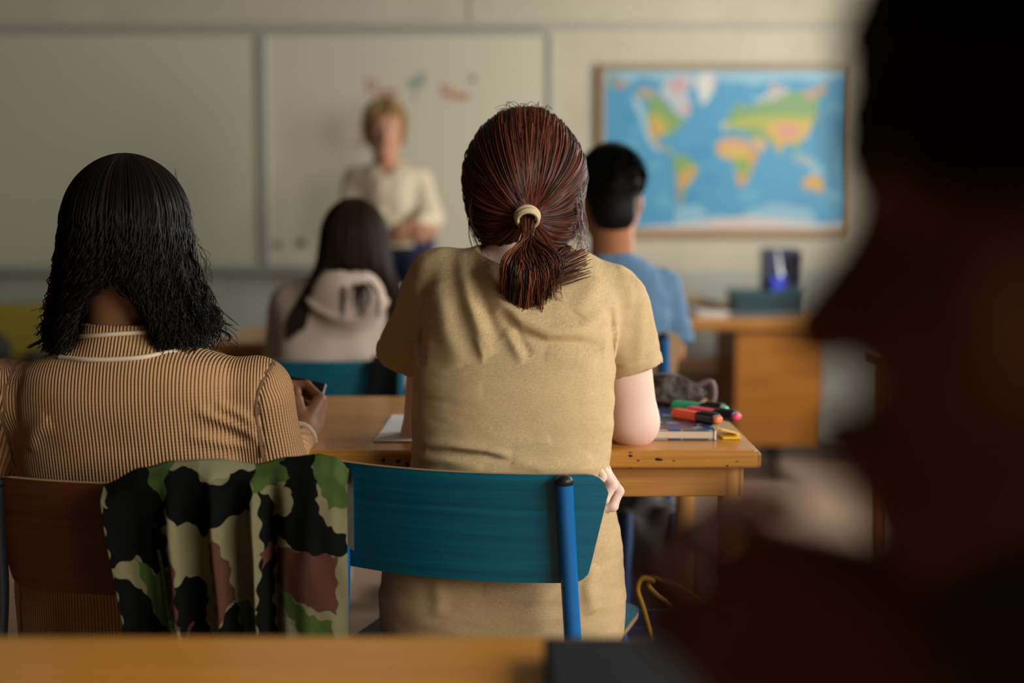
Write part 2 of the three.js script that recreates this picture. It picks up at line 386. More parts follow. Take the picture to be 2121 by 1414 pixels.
// ------------------------------------------------------------------ the room
{
  const { x0, x1, z0, z1, h } = ROOM, T = 0.2;
  struct('floor', box(x0 - T, x1 + T, -0.15, 0, z0 - T, z1 + T), M.floor);
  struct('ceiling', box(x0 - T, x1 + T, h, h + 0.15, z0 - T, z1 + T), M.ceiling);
  struct('wall_front', box(x0 - T, x1 + T, 0, h, z0 - T, z0), M.wall);
  struct('trim_1', box(x0, x1, 0, 0.885, z0, z0 + 0.012), M.dado);           // painted lower wall panel
  struct('trim_2', box(x0, x1, 2.005, 2.022, z0, z0 + 0.022), M.rail);        // rail along the wall
  struct('trim_3', box(-0.195, -0.187, 2.03, h, z0, z0 + 0.006), M.rail);
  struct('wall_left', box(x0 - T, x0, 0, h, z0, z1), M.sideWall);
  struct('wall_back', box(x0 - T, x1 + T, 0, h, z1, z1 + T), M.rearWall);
  struct('baseboard_front', rbox(x0, x1, 0, 0.085, z0 + 0.012, z0 + 0.03, 0.004), M.base);
  struct('baseboard_left', rbox(x0, x0 + 0.018, 0, 0.085, z0 + 0.03, z1, 0.004), M.base);
  const zs = [z1, ...WINDOWS.flatMap(([a, b]) => [a, b]), z0], pieces = [box(x1, x1 + T, 0, SILL, z0, z1), box(x1, x1 + T, HEAD, h, z0, z1)];
  for (let i = 0; i < zs.length; i += 2) pieces.push(box(x1, x1 + T, SILL, HEAD, zs[i + 1], zs[i]));
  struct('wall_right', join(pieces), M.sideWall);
  struct('baseboard_right', rbox(x1 - 0.018, x1, 0, 0.085, z0 + 0.03, z1, 0.004), M.base);
  WINDOWS.forEach(([a, b], i) => {
    const w = new THREE.Group(); w.name = 'window_' + (i + 1); w.userData.kind = 'structure';
    w.position.set(x1 + 0.1, SILL, (a + b) / 2); scene.add(w);
    const hw = (a - b) / 2, hh = HEAD - SILL, f = 0.05;
    mesh('frame', [rbox(-0.03, 0.03, 0, f, -hw, hw), rbox(-0.03, 0.03, hh - f, hh, -hw, hw), rbox(-0.03, 0.03, f, hh - f, -hw, -hw + f), rbox(-0.03, 0.03, f, hh - f, hw - f, hw), rbox(-0.03, 0.03, f, hh - f, -0.03, 0.03)], M.white, w);
    for (const s of [-1, 1]) mesh('pane', box(-0.004, 0.004, f, hh - f, s > 0 ? 0.03 : -hw + f, s > 0 ? hw - f : -0.03), M.glass, w);
    mesh('sill', rbox(-0.16, 0.0, -0.025, 0.0, -hw - 0.03, hw + 0.03), M.white, w);
  });
}

// ------------------------------------------------------------------ whiteboard in two panels
const canvasTexture = (w, h, draw) => {
  const c = document.createElement('canvas'); c.width = w; c.height = h;
  draw(c.getContext('2d'), w, h);
  const t = new THREE.CanvasTexture(c); t.colorSpace = THREE.SRGBColorSpace; t.magFilter = THREE.LinearFilter;
  return t;
};
{
  const zf = ROOM.z0 + 0.03, D = -zf;
  const xOf = (px) => at(px, 300, D)[0], yOf = (py) => at(1060, py, D)[1];
  const top = yOf(66), bot = yOf(556);
  const ink = canvasTexture(1200, 900, (g, w, h) => {
    g.fillStyle = '#ebe8e0'; g.fillRect(0, 0, w, h);
    const X = (px) => (px - 562) / (1134 - 562) * w, Y = (py) => (py - 72) / (550 - 72) * h;
    const scrawl = (x, y, wd, n, col, lw, amp) => {
      g.strokeStyle = col; g.lineWidth = lw; g.lineCap = 'round'; g.lineJoin = 'round'; g.beginPath();
      for (let i = 0; i <= n * 14; i++) {
        const t = i / 14, px = x + wd * t / n + Math.sin(t * 6.283) * wd / n * 0.42, py = y - Math.cos(t * 6.283) * amp * (0.55 + 0.45 * Math.abs(Math.sin(Math.floor(t) * 2.3)));
        i ? g.lineTo(px, py) : g.moveTo(px, py);
      }
      g.stroke();
    };
    const line = (col, lw, ...p) => { g.strokeStyle = col; g.lineWidth = lw; g.lineCap = 'round'; g.beginPath(); p.forEach(([x, y], i) => i ? g.lineTo(X(x), Y(y)) : g.moveTo(X(x), Y(y))); g.stroke(); };
    const red = '#c9605c', blue = '#7f9aa8';
    line(red, 9, [764, 160], [766, 196]); line(red, 8, [764, 162], [784, 168], [782, 182], [766, 182]);
    scrawl(X(782), Y(190), X(826) - X(782), 4, red, 7, 11);
    line(red, 9, [916, 172], [920, 204]); line(red, 8, [916, 174], [936, 178], [934, 190], [920, 190]);
    scrawl(X(932), Y(198), X(972) - X(932), 4, red, 7, 11);
    line('#cf8f92', 5, [742, 205], [738, 240]); line('#cf8f92', 5, [740, 262], [752, 258], [744, 280]); scrawl(X(728), Y(296), 60, 4, '#cf8f92', 4, 9);
    line(blue, 8, [850, 180], [862, 158], [880, 146]); line(blue, 8, [856, 176], [884, 152]); scrawl(X(846), Y(170), X(884) - X(846), 3, blue, 6, 14);
    line(blue, 7, [864, 180], [862, 206]);
  });
  const inkMat = std([1, 1, 1], 0.3, { map: ink }); inkMat.color.setRGB(0.74, 0.71, 0.6);
  const blank = std([0.58, 0.57, 0.43], 0.3);
  const panel = (label, xa, xb, z, surf, fr) => {
    const t = thing('whiteboard', label, 'whiteboard', [(xa + xb) / 2, bot, z], 0, 'whiteboard panels');
    const hw = (xb - xa) / 2, hh = top - bot, f = fr;
    const g = new THREE.BoxGeometry(2 * hw - 2 * f, hh - 2 * f, 0.018); g.translate(0, hh / 2, 0);
    mesh('writing_surface', g, surf, t);
    mesh('frame', [rbox(-hw, hw, hh - f, hh, -0.014, 0.022), rbox(-hw, hw, 0, f, -0.014, 0.022), rbox(-hw, -hw + f, f, hh - f, -0.014, 0.022), rbox(hw - f, hw, f, hh - f, -0.014, 0.022)], M.alu, t);
    return t;
  };
  const a = panel('blank white board panel at the far left, beside the panel with red writing', -3.45, xOf(546), zf, blank, 0.018);
  const b = panel('white board panel with faint red and blue handwriting behind the teacher', xOf(548), xOf(1144), zf, inkMat, 0.02);
  const tr = thing('pen_tray', 'long grey metal pen tray along the bottom of the whiteboards', 'tray', [(-3.45 + xOf(1144)) / 2, bot - 0.024, zf]);
  const hw = (xOf(1144) + 3.45) / 2;
  mesh('shelf', [rbox(-hw, hw, 0, 0.008, -0.016, 0.075, 0.003), rbox(-hw, hw, 0, 0.022, 0.068, 0.075, 0.003)], M.alu, tr);
  [['round dark magnet at the lower edge of the board, beside the panel joint', 576, 507, 0.014], ['round dark magnet on the board just left of the long haired girl', 626, 503, 0.018], ['small grey magnet high on the board right of the handwriting', 981, 163, 0.011]].forEach(([l, px, py, r]) => {
    const p = at(px, py, D - 0.018), m = thing('magnet', l, 'magnet', [p[0], p[1], zf + 0.0095], 0, 'magnets on the whiteboard');
    mesh('disc', new THREE.LatheGeometry([[0, 0], [r, 0], [r, 0.006], [r * 0.8, 0.01], [0, 0.01]].map(([x, y]) => new THREE.Vector2(x, y)), 24).rotateX(Math.PI / 2), std([0.1, 0.1, 0.085], 0.5), m);
  });
}

// ------------------------------------------------------------------ world map
{
  const D = -ROOM.z0 - 0.03, [xa] = at(1240, 300, D), [xb] = at(1768, 300, D), ya = at(1500, 490, D)[1], yb = at(1500, 133, D)[1];
  const art = canvasTexture(1500, 1000, (g, w, h) => {
    const X = (px) => (px - 1254) / (1756 - 1254) * w, Y = (py) => (py - 146) / (474 - 146) * h;
    g.fillStyle = '#4a97bf'; g.fillRect(0, 0, w, h);
    const blob = (col, pts, soft = 0) => {
      g.fillStyle = col; g.beginPath();
      const q = [];
      pts.forEach(([x, y], i) => { const [x2, y2] = pts[(i + 1) % pts.length]; for (let k = 0; k < 5; k++) q.push([lerp(x, x2, k / 5) + 2.2 * noise(x + k * 0.7, y * 0.9, 3), lerp(y, y2, k / 5) + 2.2 * noise(x * 0.8, y + k * 0.7, 9)]); });
      q.forEach(([x, y], i) => i ? g.lineTo(X(x), Y(y)) : g.moveTo(X(x), Y(y)));
      g.closePath(); g.fill();
    };
    // seas of another depth
    for (let i = 0; i < 60; i++) { const x = R(1255, 1755), y = R(150, 470), rx = R(6, 26), ry = R(5, 20); blob(rnd() < 0.55 ? '#5ea6c6' : '#3d8fbc', Array.from({ length: 9 }, (_, k) => [x + rx * Math.cos(k * 0.698) * R(0.7, 1.2), y + ry * Math.sin(k * 0.698) * R(0.7, 1.2)])); }
    blob('#8fb9cc', [[1254, 146], [1756, 146], [1756, 158], [1700, 172], [1640, 164], [1560, 176], [1500, 166], [1440, 158], [1380, 170], [1330, 160], [1300, 176], [1254, 172]]);
    blob('#a3c4cf', [[1310, 196], [1326, 206], [1340, 240], [1350, 280], [1372, 310], [1362, 312], [1340, 284], [1330, 250], [1316, 220]]);
    blob('#86b5cb', [[1400, 430], [1450, 424], [1470, 440], [1440, 470], [1400, 466]]); blob('#86b5cb', [[1540, 440], [1600, 420], [1680, 430], [1700, 460], [1560, 466]]); blob('#7fb3cc', [[1640, 310], [1690, 330], [1720, 350], [1700, 380], [1670, 340]]);
    blob('#c6c4c6', [[1254, 466], [1320, 470], [1420, 462], [1480, 452], [1560, 448], [1640, 452], [1700, 464], [1756, 462], [1756, 474], [1254, 474]]); blob('#d3bcb8', [[1440, 462], [1500, 456], [1540, 454], [1600, 458], [1640, 468], [1500, 472]]);
    // far east corner repeated at the left edge
    blob('#7c9a93', [[1258, 158], [1268, 152], [1284, 160], [1296, 176], [1282, 186], [1262, 180]]); blob('#c08a86', [[1278, 170], [1298, 168], [1302, 178], [1284, 184]]);
    // North America
    blob('#b6bdc2', [[1372, 176], [1400, 158], [1430, 152], [1440, 170], [1424, 190], [1434, 214], [1424, 244], [1404, 236], [1388, 214], [1368, 196]]); blob('#c3a0a4', [[1384, 168], [1410, 160], [1428, 176], [1410, 196], [1390, 190]]); blob('#c8a4a2', [[1410, 218], [1430, 214], [1430, 240], [1416, 236]]);
    blob('#a89b8c', [[1318, 190], [1330, 180], [1352, 182], [1368, 200], [1356, 214], [1344, 208], [1330, 206]]);
    blob('#7fa05f', [[1344, 196], [1366, 200], [1384, 220], [1404, 240], [1420, 246], [1412, 262], [1398, 270], [1392, 288], [1384, 276], [1370, 284], [1356, 286], [1346, 266], [1342, 240], [1346, 216]]);
    blob('#c1aa52', [[1348, 236], [1362, 236], [1380, 252], [1384, 270], [1372, 282], [1356, 284], [1346, 264]]); blob('#c58d58', [[1346, 250], [1356, 256], [1358, 284], [1368, 300], [1380, 308], [1372, 310], [1358, 298], [1346, 272]]);
    blob('#9ea25c', [[1376, 300], [1390, 306], [1400, 318], [1394, 320], [1380, 310]]);
    // Greenland
    blob('#cfcfcb', [[1440, 160], [1462, 150], [1484, 158], [1480, 184], [1468, 206], [1456, 220], [1448, 200], [1442, 178]]); blob('#bfa6b4', [[1478, 160], [1486, 158], [1484, 178], [1478, 190]]);
    // South America
    blob('#7ba05e', [[1396, 326], [1412, 318], [1430, 326], [1444, 340], [1450, 350], [1442, 366], [1430, 380], [1420, 400], [1416, 424], [1410, 422], [1406, 396], [1404, 366], [1396, 346]]); blob('#c79d55', [[1424, 346], [1446, 344], [1440, 366], [1426, 380], [1418, 396], [1412, 380], [1408, 366]]); blob('#b9895e', [[1403, 350], [1410, 366], [1412, 400], [1416, 420], [1410, 422], [1406, 396]]);
    // Africa
    blob('#c99a52', [[1486, 296], [1500, 286], [1526, 284], [1550, 290], [1560, 308], [1576, 316], [1566, 334], [1558, 356], [1546, 380], [1536, 386], [1528, 370], [1526, 346], [1516, 328], [1496, 326], [1484, 314]]); blob('#d2a07a', [[1492, 292], [1520, 288], [1546, 294], [1552, 308], [1530, 312], [1500, 310]]); blob('#cdb14e', [[1490, 312], [1548, 312], [1556, 322], [1530, 328], [1500, 324]]);
    blob('#82a35c', [[1522, 328], [1550, 326], [1556, 344], [1548, 366], [1534, 360], [1526, 344]]); blob('#d38f55', [[1528, 360], [1546, 364], [1540, 384], [1532, 384]]);
    // Eurasia
    blob('#7d9f6a', [[1500, 262], [1510, 244], [1520, 226], [1530, 210], [1546, 222], [1570, 214], [1600, 200], [1640, 190], [1680, 184], [1710, 178], [1716, 190], [1700, 200], [1694, 216], [1696, 236], [1688, 256], [1676, 270], [1660, 286], [1640, 300], [1610, 300], [1580, 290], [1556, 282], [1540, 270], [1520, 268]]);
    blob('#b3b6b3', [[1586, 196], [1600, 172], [1612, 180], [1640, 186], [1610, 206], [1580, 212], [1560, 214]]); blob('#c0a19a', [[1596, 176], [1612, 176], [1616, 186], [1600, 192]]); blob('#b99684', [[1662, 188], [1690, 182], [1712, 174], [1716, 190], [1690, 200], [1668, 206]]);
    blob('#a9ad52', [[1510, 254], [1540, 244], [1580, 240], [1630, 238], [1690, 240], [1684, 262], [1650, 272], [1600, 270], [1556, 262], [1524, 268]]); blob('#cda95a', [[1580, 262], [1620, 250], [1660, 250], [1684, 256], [1674, 282], [1650, 296], [1600, 288]]); blob('#cf9384', [[1612, 262], [1650, 256], [1656, 276], [1634, 288], [1612, 278]]);
    blob('#d1a77a', [[1556, 284], [1580, 288], [1592, 300], [1576, 314], [1562, 304]]); blob('#c3a653', [[1606, 288], [1630, 292], [1622, 310], [1614, 318], [1606, 302]]); blob('#86a25a', [[1642, 296], [1660, 292], [1656, 316], [1648, 312]]);
    blob('#c4b483', [[1640, 318], [1656, 330], [1666, 340], [1650, 334]]); blob('#b6a56c', [[1668, 322], [1682, 326], [1676, 340], [1666, 334]]);
    blob('#c3b98f', [[1494, 258], [1506, 250], [1512, 262], [1500, 272]]); blob('#8fa06a', [[1506, 236], [1514, 228], [1514, 244]]);
    blob('#8fa06a', [[1700, 240], [1706, 232], [1706, 250], [1698, 262]]);
    // Australia and New Zealand
    blob('#cfa449', [[1664, 376], [1676, 364], [1690, 360], [1700, 364], [1712, 378], [1710, 392], [1700, 400], [1688, 390], [1670, 392]]); blob('#d59a58', [[1670, 376], [1688, 368], [1698, 380], [1684, 388]]); blob('#8aa56a', [[1730, 400], [1734, 410], [1726, 420], [1724, 412]]);
  });
  const t = thing('world_map', 'large framed world map hanging on the wall above the teacher desk', 'map', [(xa + xb) / 2, ya, ROOM.z0 + 0.001]);
  const hw = (xb - xa) / 2, hh = yb - ya, f = 0.026;
  const g = new THREE.BoxGeometry(2 * hw - 2 * f, hh - f - 0.036, 0.012); g.translate(0, (hh + 0.036 - f) / 2, 0.014);
  const mm = std([1, 1, 1], 0.5, { map: art }); mm.color.setRGB(0.92, 0.92, 0.9);
  mesh('printed_sheet', g, mm, t);
  mesh('frame', [rbox(-hw, hw, 0, 0.036, 0, 0.03), rbox(-hw, hw, hh - f, hh, 0, 0.03), rbox(-hw, -hw + f, 0.036, hh - f, 0, 0.03), rbox(hw - f, hw, 0.036, hh - f, 0, 0.03)], M.oakFrame, t);
}

// ------------------------------------------------------------------ teacher's desk and what stands on it
{
  const d0 = 5.95, d1 = 6.4, top = at(1500, 662, d0)[1];
  const xl = at(1300, 660, d0)[0], xr = at(1712, 660, d0)[0];
  const t = thing('teacher_desk', 'brown wooden teacher desk with a side cabinet on thin black legs below the map', 'desk', [(xl + xr) / 2, 0, -(d0 + d1) / 2]);
  placed('tabletop', rbox(xl, xr, top - 0.045, top, -d1, -d0, 0.008), M.deskEdge, t);
  const cx0 = at(1521, 800, d0 + 0.03)[0], cx1 = at(1704, 800, d0 + 0.03)[0], cb = at(1600, 924, d0 + 0.03)[1], ct = top - 0.045;
  const cab = placed('cabinet', [rbox(cx0, cx0 + 0.02, cb, ct, -d1 + 0.03, -d0 - 0.03, 0.003), rbox(cx1 - 0.02, cx1, cb, ct, -d1 + 0.03, -d0 - 0.03, 0.003), rbox(cx0, cx1, cb, cb + 0.02, -d1 + 0.03, -d0 - 0.03, 0.003), rbox(cx0, cx1, cb, ct, -d1 + 0.03, -d1 + 0.04, 0.003)], std([0.3, 0.11, 0.025], 0.45, { map: grain }), t);
  placed('cabinet_back_panel', rbox(cx0 + 0.004, cx1 - 0.014, cb + 0.004, ct - 0.004, -d0 - 0.044, -d0 - 0.026, 0.003), M.teak, t);
  placed('stretcher', rbox(xl + 0.05, cx0, at(1420, 757, d0 + 0.3)[1], at(1420, 742, d0 + 0.3)[1], -d0 - 0.32, -d0 - 0.29, 0.004), M.deskEdge, t);
  const legAt = (x, z, yt) => placed('leg', rod([x, 0, z], [x, yt, z], 0.011, 0.02, 14), M.blackSteel, t);
  const lx = at(1608, 990, d0 + 0.1)[0];
  legAt(lx, -d0 - 0.12, cb); legAt(lx, -d1 + 0.12, cb);
  legAt(xl + 0.05, -d0 - 0.1, ct); legAt(xl + 0.05, -d1 + 0.1, ct);

  // flat dark box with the organizer on it
  const bz = d0 + 0.12, bx0 = at(1522, 640, bz)[0], bx1 = at(1670, 640, bz)[0];
  const bxh = at(1600, 602, bz)[1];
  const bn = thing('storage_box', 'flat dark teal box on the teacher desk, under the pen organizer', 'box', [(bx0 + bx1) / 2, top, -bz - 0.12]);
  placed('tray', rbox(bx0 - 0.015, bx1, top, top + 0.02, -bz - 0.24, -bz, 0.004), std([0.1, 0.12, 0.14], 0.5), bn);
  placed('box_body', rbox(bx0, bx1 - 0.005, top + 0.02, bxh - 0.028, -bz - 0.23, -bz - 0.01, 0.004), std([0.012, 0.035, 0.045], 0.4), bn);
  placed('lid', rbox(bx0 - 0.004, bx1, bxh - 0.028, bxh, -bz - 0.235, -bz - 0.005, 0.004), std([0.015, 0.06, 0.075], 0.35), bn);
  const oz = bz + 0.06, ox0 = at(1582, 560, oz)[0], ox1 = at(1661, 560, oz)[0], oy1 = at(1600, 515, oz)[1];
  const og = thing('pen_organizer', 'tall dark blue open organizer standing on the flat box on the teacher desk', 'organizer', [(ox0 + ox1) / 2, bxh, -oz - 0.05]);
  const navy = std([0.012, 0.016, 0.06], 0.35), w = 0.005;
  placed('shell', [rbox(ox0, ox0 + w, bxh, oy1, -oz - 0.1, -oz, 0.002), rbox(ox1 - w, ox1, bxh, oy1 - 0.01, -oz - 0.1, -oz, 0.002), rbox(ox0, ox1, bxh, oy1, -oz - 0.105, -oz - 0.1, 0.002), rbox(ox0, ox1, bxh, bxh + w, -oz - 0.1, -oz, 0.002), rbox(ox0, ox0 + 0.05, bxh, oy1, -oz - 0.005, -oz, 0.002), rbox(ox0, ox1, bxh, bxh + 0.03, -oz - 0.005, -oz, 0.002)], navy, og);
  [['white marker standing in the dark organizer', 1609, 1620, 0.009, [0.7, 0.72, 0.75], 1], ['pale marker leaning in the dark organizer', 1604, 1628, 0.007, [0.55, 0.58, 0.66], 1], ['grey green folder pen at the open end of the organizer', 1648, 1650, 0.012, [0.3, 0.34, 0.3], 0]].forEach(([l, pa, pb, r, c], i) => {
    const a = at(pa, 520, oz + 0.03 + i * 0.02), b = at(pb, 596, oz + 0.03 + i * 0.02), k = thing('marker', l, 'marker', [b[0], bxh + 0.006, b[2]], 0, 'markers in the organizer');
    placed('barrel', rod([b[0], bxh + 0.006, b[2]], [lerp(b[0], a[0], 0.7), lerp(bxh, a[1], 0.7), a[2]], r, r, 14), std(c, 0.4), k);
    placed('cap', rod([lerp(b[0], a[0], 0.7), lerp(bxh, a[1], 0.7), a[2]], a, r * 1.08, r * 0.9, 14), std(c.map((v) => v * 0.6), 0.4), k);
  });
  const eb = at(1613, 585, oz - 0.02), er = thing('note_block', 'bright blue note block in front of the dark organizer', 'note block', [eb[0], bxh, -oz + 0.02]);
  placed('pages', rbox(eb[0] - 0.03, eb[0] + 0.028, bxh, at(1613, 574, oz - 0.02)[1], -oz + 0.005, -oz + 0.03, 0.003), std([0.03, 0.06, 0.6], 0.5), er);
  placed('cover', rbox(eb[0] - 0.031, eb[0] + 0.029, bxh + 0.001, at(1613, 574, oz - 0.02)[1] + 0.002, -oz + 0.03, -oz + 0.032, 0.0008), std([0.03, 0.05, 0.5], 0.4), er);
  const sx = at(1478, 650, bz)[0], st = thing('paper_stack', 'small stack of pale papers on the teacher desk beside the flat box', 'paper', [sx, top, -bz - 0.12]);
  for (let i = 0; i < 4; i++) mesh('sheet', new THREE.BoxGeometry(0.15, 0.006, 0.21).rotateY(R(-0.12, 0.12)).translate(0, 0.003 + i * 0.0061, 0), std([0.55, 0.5, 0.48], 0.8), st);
  // wooden chair behind the desk: its curved back shows above the desk
  const ch = at(1440, 640, 6.42), wc = thing('wooden_chair', 'curved orange wooden chair back seen above the teacher desk beside the boy', 'chair', [ch[0] - 0.05, 0, -6.53]);
  const arc = new THREE.CatmullRomCurve3([V(-0.2, at(1400, 612, 6.4)[1], 0.06), V(-0.1, at(1400, 615, 6.4)[1], 0.12), V(0.02, at(1400, 620, 6.4)[1], 0.13), V(0.12, at(1400, 632, 6.4)[1], 0.08), V(0.2, at(1400, 640, 6.4)[1], 0)]);
  const yy = top - 0.3;
  const rail = new THREE.TubeGeometry(arc, 30, 0.022, 10); rail.scale(1, 1, 1);
  mesh('backrest', rail, M.oakFrame, wc);
  for (const s of [-0.17, 0.17]) { mesh('post', rod([s, yy, 0.03], [s, arc.getPoint(s < 0 ? 0.07 : 0.93).y, 0.04], 0.014), M.oakFrame, wc); mesh('leg', rod([s, 0, 0.06], [s, yy, 0.03], 0.014, 0.018), M.oakFrame, wc); mesh('leg', rod([s, 0, -0.12], [s, yy, -0.1], 0.014, 0.018), M.oakFrame, wc); }
  mesh('seat', rbox(-0.2, 0.2, yy, yy + 0.025, -0.13, 0.06, 0.01), M.oakFrame, wc);
}
// yellow seat by the wall
{
  const p = at(40, 690, 6.3), y = at(40, 634, 6.3)[1], t = thing('armchair', 'dull yellow upholstered armchair by the wall under the blank whiteboard', 'armchair', [p[0] - 0.16, 0, -6.3]);
  const yel = std([0.42, 0.32, 0.035], 0.9, { map: heather }), dk = std([0.012, 0.012, 0.01], 0.8);
  mesh('backrest', metricUV(new RoundedBoxGeometry(0.66, 0.36, 0.13, 4, 0.05).translate(0, y - 0.18, -0.2)), yel, t);
  mesh('seat', metricUV(new RoundedBoxGeometry(0.6, 0.13, 0.5, 4, 0.05).translate(0, 0.4, 0.08)), yel, t);
  for (const s of [-1, 1]) { mesh('armrest', metricUV(new RoundedBoxGeometry(0.09, 0.3, 0.5, 4, 0.04).translate(s * 0.32, 0.42, 0.08)), dk, t); for (const z of [-0.2, 0.28]) mesh('leg', rod([s * 0.28, 0, z], [s * 0.28, 0.34, z], 0.014, 0.02), M.blackSteel, t); }
  const c = thing('cushion', 'black cushion lying on the yellow armchair', 'cushion', [p[0] - 0.2, 0.465, -6.19]);
  const g = new THREE.SphereGeometry(1, 28, 18); g.scale(0.2, 0.1, 0.12); g.translate(0, 0.1, 0);
  mesh('cover', g, dk, c); mesh('seam', new THREE.TorusGeometry(0.155, 0.004, 6, 40).scale(1.28, 0.62, 1).translate(0, 0.1, 0), dk, c);
}

// ------------------------------------------------------------------ chairs
function backPanel(hw, hb, y0, y1, r, sag, z0, lean, th, nu = 36, nv = 14) {
  const P = (t, s, o) => {
    const v = s, h = lerp(hb, hw, v), x = t * h, e = h - Math.abs(x), ins = e < r ? r - Math.sqrt(Math.max(r * r - (r - e) * (r - e), 0)) : 0;
    const yy = lerp(y0 + ins, y1 - ins, v), nx = 2 * sag * x / (hw * hw), nl = Math.sqrt(1 + nx * nx);
    return [x + o * nx / nl, yy, z0 - sag * (x * x) / (hw * hw) + (yy - y0) * lean + o / nl];
  };
  const ts = Array.from({ length: nu + 1 }, (_, i) => { const t = i / nu * 2 - 1; return Math.sign(t) * (1 - Math.pow(1 - Math.abs(t), 1.35)); });
  const grid = (o, flip) => {
    const p = [], uv = [], I = [];
    for (let j = 0; j <= nv; j++) for (const t of ts) { const q = P(t, j / nv, o); p.push(...q); uv.push(q[0], q[1]); }
    for (let j = 0; j < nv; j++) for (let i = 0; i < nu; i++) { const a = j * (nu + 1) + i, b = a + nu + 1; flip ? I.push(a, b, a + 1, a + 1, b, b + 1) : I.push(a, a + 1, b, a + 1, b + 1, b); }
    const g = new THREE.BufferGeometry(); g.setAttribute('position', new THREE.Float32BufferAttribute(p, 3)); g.setAttribute('uv', new THREE.Float32BufferAttribute(uv, 2)); g.setIndex(I); g.computeVertexNormals();
    return g;
  };
  const ring = [];
  for (const t of ts) ring.push([t, 0]);
  for (let j = 1; j < nv; j++) ring.push([1, j / nv]);
  for (const t of [...ts].reverse()) ring.push([t, 1]);
  for (let j = nv - 1; j > 0; j--) ring.push([-1, j / nv]);
  const p = [], uv = [], I = [], lay = [-th / 2, -th / 6, th / 6, th / 2], bulge = [0, 0.0006, 0.0006, 0];
  ring.forEach(([t, s], i) => lay.forEach((o, k) => { const q = P(t, s, o); const k2 = 1 + bulge[k] * 3; p.push(q[0] * k2, q[1] + (s === 1 ? bulge[k] : s === 0 ? -bulge[k] : 0), q[2]); uv.push(i * 0.012, k * 0.02); }));
  const n = ring.length;
  for (let i = 0; i < n; i++) for (let k = 0; k < 3; k++) { const a = i * 4 + k, b = ((i + 1) % n) * 4 + k; I.push(a, b, a + 1, b, b + 1, a + 1); }
  const eg = new THREE.BufferGeometry(); eg.setAttribute('position', new THREE.Float32BufferAttribute(p, 3)); eg.setAttribute('uv', new THREE.Float32BufferAttribute(uv, 2)); eg.setIndex(I); eg.computeVertexNormals();
  return { faces: join([grid(th / 2, false), grid(-th / 2, true)]), edge: eg };
}
function chair(label, x, z, turn, backMat, seatMat, frameMat, { seat = 0.52, hw = 0.225, hb = 0.2, y0 = 0.645, y1 = 0.806, splay = 0.03, postX = 0.172, sag = 0.05 } = {}) {
  const t = thing('school_chair', label, 'chair', [x, 0, z], turn, 'school chairs');
  const lean = 0.12, zb = 0.2, bp = backPanel(hw, hb, y0, y1, 0.028, sag, zb, lean, 0.011);
  const b = mesh('backrest', bp.faces, backMat, t);
  mesh('plywood_edge', bp.edge, M.ply, b);
  const sp = backPanel(0.2, 0.2, 0, 0.38, 0.04, 0.012, 0, 0, 0.011);
  const fix = (g) => g.rotateX(-Math.PI / 2).translate(0, seat - 0.004, zb - 0.03);
  const st = mesh('seat', fix(sp.faces), seatMat, t);
  mesh('plywood_edge', fix(sp.edge), M.ply, st);
  for (const s of [-1, 1]) {
    const zp = zb - sag * postX * postX / (hw * hw) + 0.019, topY = y1 - 0.006;
    const pts = [[s * postX, topY, zp + (topY - y0) * lean], [s * (postX + 0.004), y0, zp], [s * (postX + 0.012), seat - 0.02, zp + 0.0], [s * (postX + splay), 0.02, zp + 0.05]];
    mesh('post', tube(pts, 0.0125, 40, 16), frameMat, t);
    mesh('end_cap', new THREE.LatheGeometry([[0, 0.008], [0.007, 0.007], [0.0118, 0.003], [0.0132, 0], [0.0132, -0.006], [0.0, -0.006]].map(([a, c]) => new THREE.Vector2(a, c)), 18).translate(s * postX, topY, zp + (topY - y0) * lean), M.black, t);
    mesh('seat_rail', tube([[s * (postX + 0.012), seat - 0.03, zp], [s * 0.165, seat - 0.022, 0.1], [s * 0.165, seat - 0.022, -0.16]], 0.011, 16, 10), frameMat, t);
    mesh('leg', tube([[s * 0.165, seat - 0.02, -0.13], [s * 0.17, seat - 0.06, -0.17], [s * 0.19, 0.02, -0.2]], 0.0125, 20, 12), frameMat, t);
    for (const [fx, fz] of [[s * (postX + splay), zp + 0.05], [s * 0.19, -0.2]]) mesh('foot', rod([fx, 0, fz], [fx, 0.03, fz], 0.016, 0.015, 12), M.black, t);
    mesh('bolt', new THREE.SphereGeometry(0.006, 10, 8).scale(1, 1, 0.5).translate(s * postX, (y0 + y1) / 2, zp - 0.0135 + ((y1 - y0) / 2) * lean - 0.012), M.alu, t);
  }
  return t;
}
const heroChair = chair('teal plywood chair with blue tube posts behind the girl in the beige T-shirt', -0.03, -2.215, -0.3, M.teal, M.teal, M.blueSteel);
chair('brown wooden chair with dark posts behind the girl in the ribbed sweater', -0.5, -2.13, -0.06, M.brownBack, M.brownBack, M.blackSteel, { splay: -0.05, postX: 0.21, hw: 0.22 });
{ const p = at(668, 748, 3.5); chair('teal chair of the long haired girl in the pale hoodie', p[0], -3.72, 0.0, M.teal, M.teal, M.blueSteel, { y1: p[1], y0: p[1] - 0.165, hw: 0.2, hb: 0.19 }); }
{ const p = at(1262, 700, 3.55); chair('light wooden chair with blue tube posts behind the boy in the blue shirt', p[0], -3.78, -0.1, M.ply, M.ply, M.blueSteel, { y1: at(1262, 690, 3.55)[1], y0: at(1262, 690, 3.55)[1] - 0.17, hw: 0.2, hb: 0.185, postX: 0.16 }); }

